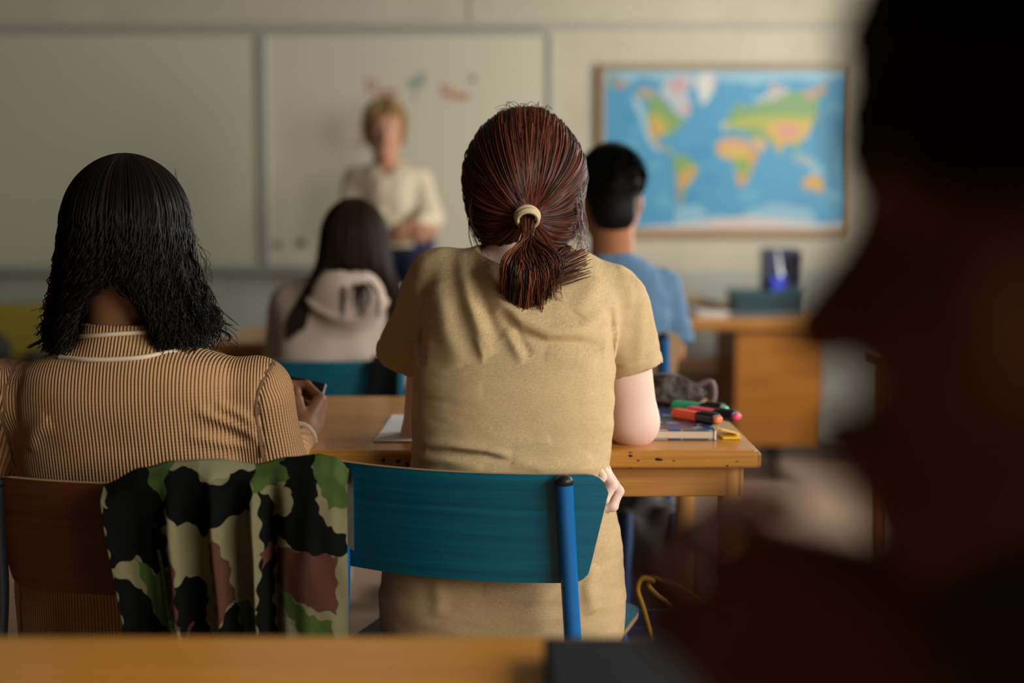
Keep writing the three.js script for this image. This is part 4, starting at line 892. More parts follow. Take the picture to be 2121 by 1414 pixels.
  for (let i = 0; i < 2600; i++) {
    const a = R(-2.55, 2.55), lat = R(-0.75, 1);                    // a: round from the top, left to right; lat: how far to the front it starts
    const s = V(Math.sin(a), Math.cos(a), -0.15 - 0.75 * Math.max(lat, -0.2)).normalize();
    if (s.y < -0.55 && Math.abs(s.x) < 0.35) continue;
    const q = [], lift = R(0, 0.045), sway = R(-0.02, 0.02), lowSide = Math.abs(a) > 1.2 ? sstep(1.2, 2.2, Math.abs(a)) * 0.1 : 0, st = lat < -0.2 ? R(0.1, 0.5) : 0;
    for (let k = 0; k <= 20; k++) {
      const u = lerp(st, 1, k / 20), w = s.clone().lerp(tieDir, Math.pow(u, 0.95)).normalize();
      const bump = 1 + lift * Math.sin(Math.PI * u) + 0.014 * noise(a * 7, u * 2.2, 2) * Math.sin(Math.PI * u);
      const p = el(w, lerp(bump, tieLen, sstep(0.75, 1, u)));
      p.x += sway * 0.4 * Math.sin(u * 5 + a * 3); p.y -= lowSide * 0.12 * Math.sin(Math.PI * u);
      if (u > 0.98) p.lerp(tie.clone().add(V(R(-0.011, 0.011), R(-0.009, 0.009), -0.006)), 0.7);
      q.push(p);
    }
    S.add(q, 0.0012, 0.0009, tone(a, lat), 4);
  }
  // loose strands at the cheeks, fluff at the crown
  for (let i = 0; i < 60; i++) {
    const sgn = i % 3 ? 1 : -1, d = R(2.24, 2.3), y0 = R(380, 450), y1 = R(490, 540), x0 = sgn > 0 ? R(1180, 1208) : R(970, 982), x1 = sgn > 0 ? R(1176, 1224) : R(984, 1014), q = [], f = R(0, 6);
    for (let k = 0; k <= 14; k++) { const u = k / 14; q.push(A(lerp(x0, x1, u * u) + sgn * 7 * Math.sin(u * 3.1) + 2 * Math.sin(u * 5 + f), lerp(y0, y1, u), d)); }
    S.add(q, 0.0008, 0.0003, mixc(dark, red, rnd() * 0.8), 4);
  }
  for (let i = 0; i < 26; i++) {
    const x = R(1060, 1120), q = []; for (let k = 0; k <= 10; k++) { const u = k / 10; q.push(A(x + (x - 1090) * 1.1 * u + 8 * Math.sin(u * 3 + i), 232 - 18 * Math.sin(u * 2.6) * (0.4 + (i % 5) / 5), 2.31 - 0.03 * u)); }
    S.add(q, 0.0006, 0.0003, mixc(dark, red, rnd()), 3);
  }
  const under = new THREE.SphereGeometry(1, 40, 30).scale(rx * 0.975, ry * 0.975, rz * 0.975).translate(C.x, C.y, C.z);
  // the cap of hair is open at the nape and towards the face
  const keep = [], up = under.attributes.position, ui = under.index;
  for (let i = 0; i < ui.count; i += 3) { const v = [0, 1, 2].map((k) => ui.getX(i + k)); const y = v.reduce((s, k) => s + (up.getY(k) - C.y) / ry, 0) / 3, z = v.reduce((s, k) => s + (up.getZ(k) - C.z) / rz, 0) / 3; if (!(y < -0.78 || (z < -0.35 && y < 0.45))) keep.push(...v); }
  under.setIndex(keep);
  const hair = placed('hair', [tint(under, [0.02, 0.006, 0.003]), S.build()], hairMat(0.36, 0.5), t);
  // ponytail
  const T = new Strands();
  for (let i = 0; i < 1500; i++) {
    const g = rnd(), flick = g < 0.27, lock = Math.floor(rnd() * 14), lk = noise(lock * 3.7, 2.2, 1), sd = ((lock + rnd()) / 7 - 1), side2 = g > 0.27 && g < 0.4;
    const end = flick ? [R(1108, 1226), R(512, 576)] : side2 ? [R(1118, 1152), R(585, 632)] : [1090 + 40 * sd + 10 * lk, 708 - 70 * sd * sd - R(0, 50) + 14 * lk];
    const lx = R(-0.012, 0.012), ly = R(-0.007, 0.008), e = A(end[0], end[1], (flick ? 2.155 : 2.145) + R(-0.016, 0.014));
    const m = flick ? A(lerp(1100, end[0], 0.4) - 6, lerp(500, end[1] + 36, 0.8), 2.145 + R(-0.014, 0.014)) : A(1092 + 52 * sd * R(0.7, 1) + (side2 ? 26 : 0), lerp(478, end[1], 0.5), 2.13 + R(-0.016, 0.014));
    const a0 = tie.clone().add(V(lx, ly, 0.004)), a1 = A(1093 + lx * 900, 484, 2.175 + R(-0.008, 0.008)), q = [], cu = new THREE.CatmullRomCurve3([a0, a1, m, e]);
    const wig = lock * 1.3, wk = R(0.001, 0.0035), curl = flick ? 0 : (lk > 0 ? 1 : -1) * R(0, 0.016);
    for (let k = 0; k <= 20; k++) { const u = k / 20, p = cu.getPoint(u); p.x += wk * Math.sin(u * 7 + wig) * u; p.z += wk * Math.cos(u * 6 + wig) * u; if (u > 0.6) { const c = (u - 0.6) / 0.4; p.x += curl * c * c; p.z -= 0.018 * c * c; } q.push(p); }
    const n = noise(lock * 2.3, end[0] * 0.03, 4) + 0.4 * noise(i * 0.37, 2, 2);
    T.add(q, 0.0011, 0.0004, mixc(mixc(dark, red, sstep(-0.35, 0.35, n)), gold, n > 0.05 ? R(0, 0.6) : R(0, 0.1)), 4);
  }
  const pony = placed('ponytail', T.build(), hairMat(0.36, 0.5), t);
  const rings = [], rq = new THREE.Quaternion().setFromUnitVectors(V(0, 0, 1), V(0.08, -0.62, 0.78).normalize());
  for (const [rr, off, tl] of [[0.0158, -0.0055, 0.1], [0.0178, -0.001, -0.12], [0.0172, 0.0038, 0.06], [0.0156, 0.0082, -0.05]]) {
    const g = new THREE.TorusGeometry(rr, 0.003, 10, 48); g.rotateX(tl); g.rotateY(tl * 0.8); g.translate(0, 0, off); g.applyQuaternion(rq); g.translate(tie.x, tie.y + 0.001, tie.z + 0.012); rings.push(g);
  }
  placed('hair_tie', rings, std([0.55, 0.43, 0.24], 0.8), t);
  addLegs(t, [at(1045, 1300, 2.13)[0], 0, -2.2], 0.525, denim, shoeMat, 0.4, 0.1);
}

// the girl in the ribbed sweater with long curly hair
{
  const t = thing('person', 'girl in a tan ribbed sweater with long black curly hair, holding a phone', 'person', [-0.5, 0, -2.1]);
  const D = 0.03, rows = pxRows([
    [1345, 50, 530, 2.13, 0.115], [1200, 40, 530, 2.13, 0.118], [1080, 52, 522, 2.11, 0.112], [1000, 48, 526, 2.1, 0.11], [900, 34, 532, 2.085, 0.112], [820, 20, 536, 2.07, 0.112], [775, 30, 528, 2.06, 0.1], [745, 70, 490, 2.055, 0.086], [722, 130, 415, 2.055, 0.074], [700, 162, 368, 2.055, 0.064], [684, 168, 362, 2.058, 0.06], [668, 170, 360, 2.06, 0.058]]);
  const body = trunk(rows, 2.2);
  const shR = A(530, 812, 2.06), shL = A(8, 818, 2.06), elR = A(562, 972, 2.12), elL = A(-28, 975, 2.12), hand = A(622, 905, 2.32), handL = V(-0.62, 0.85, -2.42);
  const sleeves = [cap(shR, elR, 0.054, 0.05), cap(elR, lerpV(elR, hand, 0.86), 0.049, 0.031), cap(shL, elL, 0.054, 0.05), cap(elL, lerpV(elL, handL, 0.86), 0.049, 0.031)];
  const crease = folds([[[[400, 850], [460, 880], [500, 905], [528, 940]], 1.97, 0.009, 0.007], [[[440, 840], [490, 865], [524, 900]], 1.97, 0.008, 0.006], [[[380, 905], [450, 925], [510, 945]], 1.97, 0.009, 0.004], [[[100, 870], [60, 900], [40, 940]], 1.97, 0.012, 0.005]]);
  const seam = folds([[[[545, 770], [528, 810], [522, 860], [526, 930], [528, 960]], 1.97, 0.004, 0.004], [[[30, 775], [18, 830], [20, 900]], 1.97, 0.005, 0.003]]);
  const collarP = A(255, 705, 2.0);
  const neckC = A(262, 640, 2.085);
  const sw = (x, y, z) => {
    let d = body(x, y, z);
    if (d < 0.25) {
      const a = smin(sleeves[0](x, y, z), sleeves[1](x, y, z), 0.03), b = smin(sleeves[2](x, y, z), sleeves[3](x, y, z), 0.03);
      d = smin(smin(d, a, 0.02), b, 0.02);
      if (d < 0.03) { const zb = sstep(-2.12, -2.03, z); d -= (crease(x, y) - seam(x, y)) * zb + 0.002 * noise(x * 14, y * 20, z * 9); }
      d = Math.max(d, (len3((x - neckC.x) / 0.062, (y - neckC.y) / 0.045, (z - neckC.z) / 0.066) - 1) * -0.045);
    }
    return d;
  };
  const seamPts = [[552, 762], [532, 806], [524, 850], [525, 900], [528, 960]], seamL = [[10, 770], [2, 812], [-4, 870], [-6, 960]];
  const seamX = (list, y) => { const w = list.map(([px, py]) => at(px, py, 1.99)); let i = 0; while (i < w.length - 2 && y < w[i + 1][1]) i++; return lerp(w[i][0], w[i + 1][0], clamp((w[i][1] - y) / (w[i][1] - w[i + 1][1]), 0, 1)); };
  const uv = (x, y, z) => {
    if (x > seamX(seamPts, y) || x < seamX(seamL, y)) {
      const s = x > -0.5 ? shR : shL, e = x > -0.5 ? elR : elL, k = clamp((y - e.y) / (s.y - e.y), -0.4, 1.1);
      return [Math.atan2(x - lerp(e.x, s.x, k), z - lerp(e.z, s.z, k)) * 0.052, y];
    }
    const cx = -0.52, w = 0.165, dx = x - cx, over = Math.max(0, Math.abs(dx) / w - 0.7);
    return [dx + Math.sign(dx) * over * 0.5 * Math.max(0, -1.97 - z), y];
  };
  const knit = std([0.47, 0.25, 0.11], 0.9, { bumpMap: ribBump, bumpScale: 0.0034 });
  placed('sweater', netMesh(sw, [-0.92, rows[0][0], -2.5], [-0.2, rows[rows.length - 1][0] + 0.06, -1.95], 0.0062, uv), knit, t);
  // cream stripes of the collar: bands that lie on the knit
  const cream = std([0.66, 0.54, 0.36], 0.9);
  const onKnit = (p) => { const q = p.clone(); q.z = -1.85; for (let i = 0; i < 60; i++) { const d = sw(q.x, q.y, q.z); if (d < 0.0004) break; q.z -= Math.max(d * 0.8, 0.0008); if (q.z < -2.2) break; } return q; };
  const stripe = (pts, r) => tube(pts.map(([x, y]) => { const q = onKnit(A(x, y, 1.99)); q.z += r * 0.2; return q; }).filter((q) => q.z > -2.09), r, 80, 8);
  placed('collar_stripe', stripe([[78, 736], [120, 741], [180, 743], [240, 742], [300, 738], [360, 728], [415, 712]], 0.0036), cream, t);
  placed('collar_stripe', stripe([[136, 706], [160, 701], [200, 696], [250, 692], [300, 690], [345, 690], [380, 693]], 0.0034), cream, t);
  placed('sleeve_seam', stripe(seamPts, 0.0024), knit, t);
  placed('cuff', rod(lerpV(elR, hand, 0.8), lerpV(elR, hand, 0.92), 0.036, 0.032, 20), cream, t);
  placed('cuff', rod(lerpV(elL, handL, 0.8), lerpV(elL, handL, 0.92), 0.036, 0.032, 20), cream, t);
  // head, neck and hands
  const hc = A(268, 520, 2.1), ax = axes(hc, [0.1, -0.18, -1], [0, 1, -0.1]);
  const field = union([headField(ax), cap(ax.room(0, -0.06, -0.03), A(262, 700, 2.075), 0.05, 0.058)], 0.02);
  const hr = axes(lerpV(elR, hand, 0.93), [-0.9, 0.25, -0.2], [0.12, 0.5, -0.85], 0.92), hl = axes(lerpV(elL, handL, 0.95), [0.6, 0.4, -0.3], [0.3, 0.3, -0.9], 1.0);
  placed('body', [netMesh(field, [-0.7, 0.95, -2.3], [-0.4, 1.28, -1.93], 0.006), netMesh(union([cap(elR, hand, 0.035, 0.026), cap(elL, handL, 0.035, 0.026)], 0.01), [-0.92, 0.72, -2.5], [-0.2, 0.95, -2.0], 0.008), handMesh(hr, [1.0, 1.05, 1.1, 1.1], 1.0, 0.0), handMesh(hl, 0.6, 0.7)], skin([0.31, 0.135, 0.066], 0.5), t);
  // hair
  const C = ax.room(0, 0.034, -0.012), rx = 0.09, ry = 0.107, rz = 0.108, S = new Strands(), black = [0.006, 0.0042, 0.0038], warm = [0.028, 0.016, 0.012];
  const part = A(250, 332, 2.07);
  for (let i = 0; i < 3600; i++) {
    const a = R(-2.7, 2.7), sgn = a < 0 ? -1 : 1, m = Math.abs(a);                 // a: 0 straight back, +-pi/2 the sides
    const nape = 1 - sstep(0.03, 0.6, m);
    const yTop = C.y + ry * R(0.8, 1.0), end = A(0, lerp(R(655, 728), R(618, 660), nape), 2.08).y, q = [];
    const wav = lerp(0.0028, 0.0085, rnd() * rnd()), ph = 5 * noise(a * 1.6, 1.3, 2) + Math.floor(a * 14) * 0.35 + R(-0.5, 0.5), per = R(0.031, 0.034), lay = R(0.86, 1.04), flare = R(0, 1) * R(0.3, 1);
    const n = 38;
    for (let k = 0; k <= n; k++) {
      const u = k / n, y = lerp(yTop, end, u);
      const c = (y - C.y) / ry, w = c > 0 ? Math.sqrt(Math.max(1 - c * c, 0)) : 1 + 0.13 * Math.min(-c, 1.4);
      const aa = a + sgn * (0.25 + nape) * sstep(0.74, 1, u) * 0.42;
      let x = C.x + Math.sin(aa) * rx * w * lay, z = C.z + Math.cos(aa) * rz * w * lay * (c > 0 ? 1 : lerp(1, 0.92, Math.min(-c, 1)));
      if (c > 0.1) { const h = sstep(0.6, 1, c); x = lerp(x, part.x + (x - C.x) * 0.9, h * 0.3); }
      const down = sstep(0.15, 0.9, u), amp = wav * down;
      x += amp * Math.sin(y / per * 6.283 + ph) + sgn * (sgn < 0 ? 0.012 : 0.03) * flare * sstep(0.55, 1, u); z += amp * Math.cos(y / per * 6.283 + ph) + 0.012 * down * (1 - nape);
      q.push(V(x, y, z));
    }
    S.add(q, 0.0012, 0.0007, mixc(black, warm, sstep(0.1, 0.5, noise(a * 8, 3, 2)) * rnd()), 4);
  }
  // separate curls at the ends
  for (let i = 0; i < 75; i++) {
    const left = i < 40, x0 = left ? R(135, 175) : R(372, 408), x1 = left ? R(72, 120) : R(430, 500), y0 = R(500, 600), y1 = left ? R(640, 722) : R(660, 742), d = R(2.0, 2.08), thick = i % 6 === 0, q = [], am = thick ? 0.009 : R(0.003, 0.008), pr = R(0.03, 0.042), ph = R(0, 6);
    for (let k = 0; k <= 60; k++) { const u = k / 60, p = A(lerp(x0, x1, Math.pow(u, 1.4)), lerp(y0, y1, u), d); p.x += am * u * Math.sin(p.y / pr * 6.283 + ph); p.z += am * u * Math.cos(p.y / pr * 6.283 + ph); q.push(p); }
    for (let r = 0; r < (thick ? 7 : 1); r++) S.add(q.map((p, k) => V(p.x + r * 0.0007 * Math.sin(r * 2 + k * 0.1), p.y, p.z + r * 0.0006 * Math.cos(r * 3))), thick ? 0.0013 : 0.0005, 0.0004, black, 4);
  }
  for (let i = 0; i < 60; i++) {                                              // frizz along the outline
    const r = rnd() < 0.7, y0 = R(340, 640), w = r ? lerp(360, 430, sstep(340, 600, y0)) : lerp(185, 118, sstep(340, 600, y0)), q = [], L = R(30, 90), o = R(6, 26) * (r ? 1 : -1), ph = R(0, 6);
    for (let k = 0; k <= 16; k++) { const u = k / 16; q.push(A(w + o * Math.sin(u * 2.2) + 3 * Math.sin(u * 9 + ph), y0 + L * u, 2.07)); }
    S.add(q, 0.0003, 0.0002, black, 3);
  }
  const under = new THREE.SphereGeometry(1, 36, 26).scale(rx * 0.95, ry * 0.985, rz * 0.95).translate(C.x, C.y, C.z);
  placed('hair', [tint(under, black), S.build()], hairMat(0.36, 0.22), t);
  addLegs(t, [-0.52, 0, -2.12], 0.525, std([0.012, 0.012, 0.014], 0.85), shoeMat, 0.4, 0.1);
  // phone held upright
  const pp = A(612, 838, 2.38), ph = thing('phone', 'dark smartphone in the hand of the girl in the ribbed sweater', 'phone', [pp.x, 0.832, pp.z]);
  const q = new THREE.Quaternion().setFromEuler(new THREE.Euler(-0.98, 0.2, -0.1));
  const pb = mesh('case', new RoundedBoxGeometry(0.07, 0.14, 0.009, 4, 0.004).translate(0, 0.022, 0).applyQuaternion(q), std([0.02, 0.024, 0.03], 0.3), ph);
  mesh('screen', new THREE.BoxGeometry(0.064, 0.13, 0.001).translate(0, 0.022, 0.005).applyQuaternion(q), std([0.003, 0.004, 0.006], 0.12), ph);
}
// the long haired girl in the hoodie
{
  const t = thing('person', 'girl with long dark brown hair in a pale hoodie, seated in the front row', 'person', [-0.42, 0, -3.7]);
  const rows = pxRows([[920, 565, 830, 3.72, 0.12], [800, 562, 832, 3.72, 0.12], [720, 570, 830, 3.73, 0.118], [660, 572, 836, 3.74, 0.114], [620, 580, 834, 3.75, 0.105], [590, 606, 815, 3.755, 0.088], [568, 650, 785, 3.76, 0.068], [548, 680, 765, 3.76, 0.055]]);
  const body = trunk(rows, 2.5), shL = A(602, 632, 3.76), shR = A(820, 632, 3.76), elL = A(584, 760, 3.82), elR = A(838, 760, 3.82), hL = V(-0.56, 0.86, -4.13), hR = V(-0.3, 0.86, -4.13);
  const hood = A(722, 618, 3.635);
  const f = (x, y, z) => {
    let d = body(x, y, z);
    if (d < 0.25) {
      for (const c of sl) d = smin(d, c(x, y, z), 0.03);
      const a = (x - hood.x) / 0.098, b = (y - hood.y) / 0.085, c = (z - hood.z) / 0.052, r = len3(a, b, c) - 1;
      d = smin(d, r * 0.05, 0.02);
      d -= 0.007 * Math.exp(-(((y - hood.y + 0.05 - 0.5 * (x - hood.x) ** 2 * 8) / 0.012) ** 2)) * sstep(-3.68, -3.62, z) + 0.004 * noise(x * 14, y * 10, z * 12);
      d = Math.max(d, (len3((x - hood.x) / 0.07, (y - hood.y - 0.085) / 0.045, (z - hood.z + 0.03) / 0.06) - 1) * -0.045);
    }
    return d;
  };
  const sl = [cap(shL, elL, 0.056, 0.052), cap(elL, hL, 0.05, 0.034), cap(shR, elR, 0.056, 0.052), cap(elR, hR, 0.05, 0.034)];
  placed('hoodie', netMesh(f, [-0.76, rows[0][0], -4.2], [-0.16, rows[rows.length - 1][0] + 0.05, -3.52], 0.0085), std([0.72, 0.56, 0.45], 0.95, { map: heather }), t);
  const hc = A(735, 520, 3.78), ax = axes(hc, [0.05, -0.15, -1]);
  const field = union([headField(ax), cap(ax.room(0, -0.06, -0.03), A(728, 570, 3.76), 0.045, 0.05)], 0.02);
  placed('body', [netMesh(field, [hc.x - 0.13, hc.y - 0.2, hc.z - 0.16], [hc.x + 0.13, hc.y + 0.15, hc.z + 0.16], 0.008), handMesh(axes(hL, [0, -1, 0.1], [0.3, -0.1, -1]), 0.3, 0.5), handMesh(axes(hR, [0, -1, 0.1], [-0.3, -0.1, -1]), 0.3, 0.5)], skin([0.5, 0.3, 0.21]), t);
  const C = ax.room(0, 0.034, -0.012), rx = 0.086, ry = 0.106, rz = 0.106, S = new Strands();
  for (let i = 0; i < 1500; i++) {
    const a = R(-2.5, 2.5), sgn = a < 0 ? -1 : 1, m = Math.abs(a), q = [], lay = R(0.93, 1.05), nape = 1 - sstep(0.35, 0.75, m);
    const mid = m < 0.3 && rnd() < 0.3, end = A(0, mid ? R(575, 655) : m > 0.6 ? (sgn < 0 ? R(660, 722) : R(640, 722)) : rnd() < 0.2 ? R(580, 640) : R(545, 575), 3.7).y, top = C.y + ry * R(0.82, 1.0);
    for (let k = 0; k <= 20; k++) {
      const u = k / 20, y = lerp(top, end, u), c = (y - C.y) / ry, w = c > 0 ? Math.sqrt(Math.max(1 - c * c, 0)) : 1 + 0.16 * Math.min(-c, 2.2);
      let x = C.x + Math.sin(a) * rx * w * lay, z = C.z + Math.cos(a) * rz * lay * (c > 0 ? w : 1 + 0.25 * Math.min(-c, 2));
      if (c < -0.4 && m > 0.5) { const o = sstep(-0.4, -2.2, c); x = lerp(x, C.x + (sgn < 0 ? -0.14 : 0.13) + 0.03 * Math.sin(a * 9), o * 0.9); z = lerp(z, -3.64 + 0.012 * Math.sin(a * 7), o * 0.85); }
      if (mid && c < -0.6) { const o = sstep(-0.6, -1.3, c); z = lerp(z, -3.572 - 0.01 * rnd(), o); x += (0.035 + 0.02 * Math.sin(a * 30)) * o; }
      x += 0.003 * Math.sin(y * 40 + a * 5) * u;
      q.push(V(x, y, z));
    }
    S.add(q, 0.0016, 0.0009, mixc([0.008, 0.004, 0.003], [0.05, 0.024, 0.014], rnd() * 0.7), 4);
  }
  placed('hair', [tint(new THREE.SphereGeometry(1, 30, 22).scale(rx * 0.97, ry * 0.97, rz * 0.97).translate(C.x, C.y, C.z), [0.008, 0.004, 0.003]), S.build()], hairMat(0.45, 0.25), t);
  addLegs(t, [-0.44, 0, -3.78], 0.525, denim, shoeMat, 0.4, 0.1);
}
// the boy in blue
{
  const t = thing('person', 'boy with short black hair in a blue shirt, seated in the front row', 'person', [0.25, 0, -3.75]);
  const rows = pxRows([[900, 1150, 1372, 3.74, 0.12], [780, 1150, 1374, 3.74, 0.118], [700, 1146, 1380, 3.74, 0.116], [640, 1140, 1388, 3.74, 0.112], [590, 1142, 1386, 3.75, 0.1], [560, 1160, 1366, 3.755, 0.086], [540, 1190, 1340, 3.76, 0.072], [524, 1225, 1312, 3.76, 0.058]]);
  const body = trunk(rows, 2.5), shL = A(1160, 595, 3.76), shR = A(1374, 595, 3.755), elL = A(1140, 735, 3.86), elR = A(1390, 728, 3.87), hL = V(0.16, 0.85, -4.16), hR = V(0.36, 0.85, -4.16);
  const cutR = A(1390, 702, 3.8).y, cutL = A(1140, 702, 3.8).y;
  const sl = [cap(shL, A(1142, 705, 3.8), 0.05, 0.056), cap(shR, A(1390, 700, 3.8), 0.05, 0.058)];
  const f = (x, y, z) => {
    let d = body(x, y, z);
    if (d < 0.25) for (const c of sl) d = smin(d, Math.max(c(x, y, z), cutR - 0.005 - y), 0.02);
    if (d < 0.03) d -= 0.0045 * noise(x * 16, y * 20, z * 12) + 0.002 * noise(x * 40, y * 30, z * 20);
    return d;
  };
  placed('shirt', netMesh(f, [0.02, rows[0][0], -4.0], [0.5, rows[rows.length - 1][0] + 0.04, -3.55], 0.008), std([0.13, 0.25, 0.41], 0.9, { map: heather }), t);
  const hc = A(1264, 412, 3.77), ax = axes(hc, [-0.12, -0.08, -1], [0, 1, 0], 1.0);
  const field = union([headField(ax), cap(ax.room(0, -0.05, -0.025), A(1268, 540, 3.765), 0.054, 0.06)], 0.02);
  placed('body', [netMesh(field, [hc.x - 0.13, hc.y - 0.22, hc.z - 0.16], [hc.x + 0.13, hc.y + 0.15, hc.z + 0.16], 0.007), netMesh(union([cap(shL, elL, 0.04, 0.036), cap(elL, hL, 0.036, 0.026), cap(shR, elR, 0.04, 0.036), cap(elR, hR, 0.036, 0.026)], 0.01), [0.02, 0.76, -4.22], [0.5, 1.12, -3.66], 0.009), handMesh(axes(hL, [0, -1, 0.1], [0.3, -0.1, -1]), 0.3, 0.5), handMesh(axes(hR, [0, -1, 0.1], [-0.3, -0.1, -1]), 0.3, 0.5)], skin([0.42, 0.17, 0.075]), t);
  const C = ax.room(0, 0.04, -0.014), S = new Strands();
  const ok = (d) => d.z < 0.55 - 0.2 * Math.abs(d.x) && d.y > (d.z < 0 ? -0.72 - 0.25 * d.z * 0 : -0.25 + d.z) && !(Math.abs(d.x) > 0.8 && d.y < -0.35 && d.z > -0.35);
  for (let i = 0; i < 5200; i++) {
    const y = R(-1, 1), a = R(0, 6.283), w = Math.sqrt(1 - y * y), d = V(w * Math.sin(a), y, w * Math.cos(a));
    if (!ok(d)) continue;
    const L = lerp(0.006, 0.02, sstep(-0.55, 0.4, d.y)), k = lerp(1, 1.06, sstep(-0.5, 0.3, d.y)), p = (s) => ax.room(d.x * (0.075 * k + s), 0.04 + d.y * (0.09 * k + s) - s * 0.3, -0.014 + d.z * (0.096 * k + s) + s * 0.2 * R(-1, 1));
    S.add([p(-0.004), p(L * 0.5), p(L)], 0.0013, 0.0006, [0.006, 0.005, 0.004], 3);
  }
  const capG = netMesh((x, y, z) => {
    const [a, b, c] = ax.own(x, y, z), k = lerp(1, 1.05, sstep(-0.05, 0.04, b));
    const e = smin((len3(a / (0.0765 * k), (b - 0.036) / (0.094 * k), (c + 0.013) / (0.098 * k)) - 1) * 0.076, (len3(a / 0.062, (b + 0.035) / 0.062, (c + 0.045) / 0.052) - 1) * 0.052, 0.02);
    const low = c < -0.03 ? -0.09 + 4 * a * a : lerp(-0.02, 0.02, sstep(-0.03, 0.05, c));
    return Math.max(e, c - 0.06, (low - b) * 0.5);
  }, [hc.x - 0.12, hc.y - 0.12, hc.z - 0.13], [hc.x + 0.12, hc.y + 0.16, hc.z + 0.13], 0.006);
  placed('hair', [tint(capG, [0.006, 0.005, 0.004]), S.build()], hairMat(0.5, 0.25), t);
  addLegs(t, [0.24, 0, -3.8], 0.525, std([0.015, 0.016, 0.02], 0.85), darkShoe, 0.4, 0.1);
}
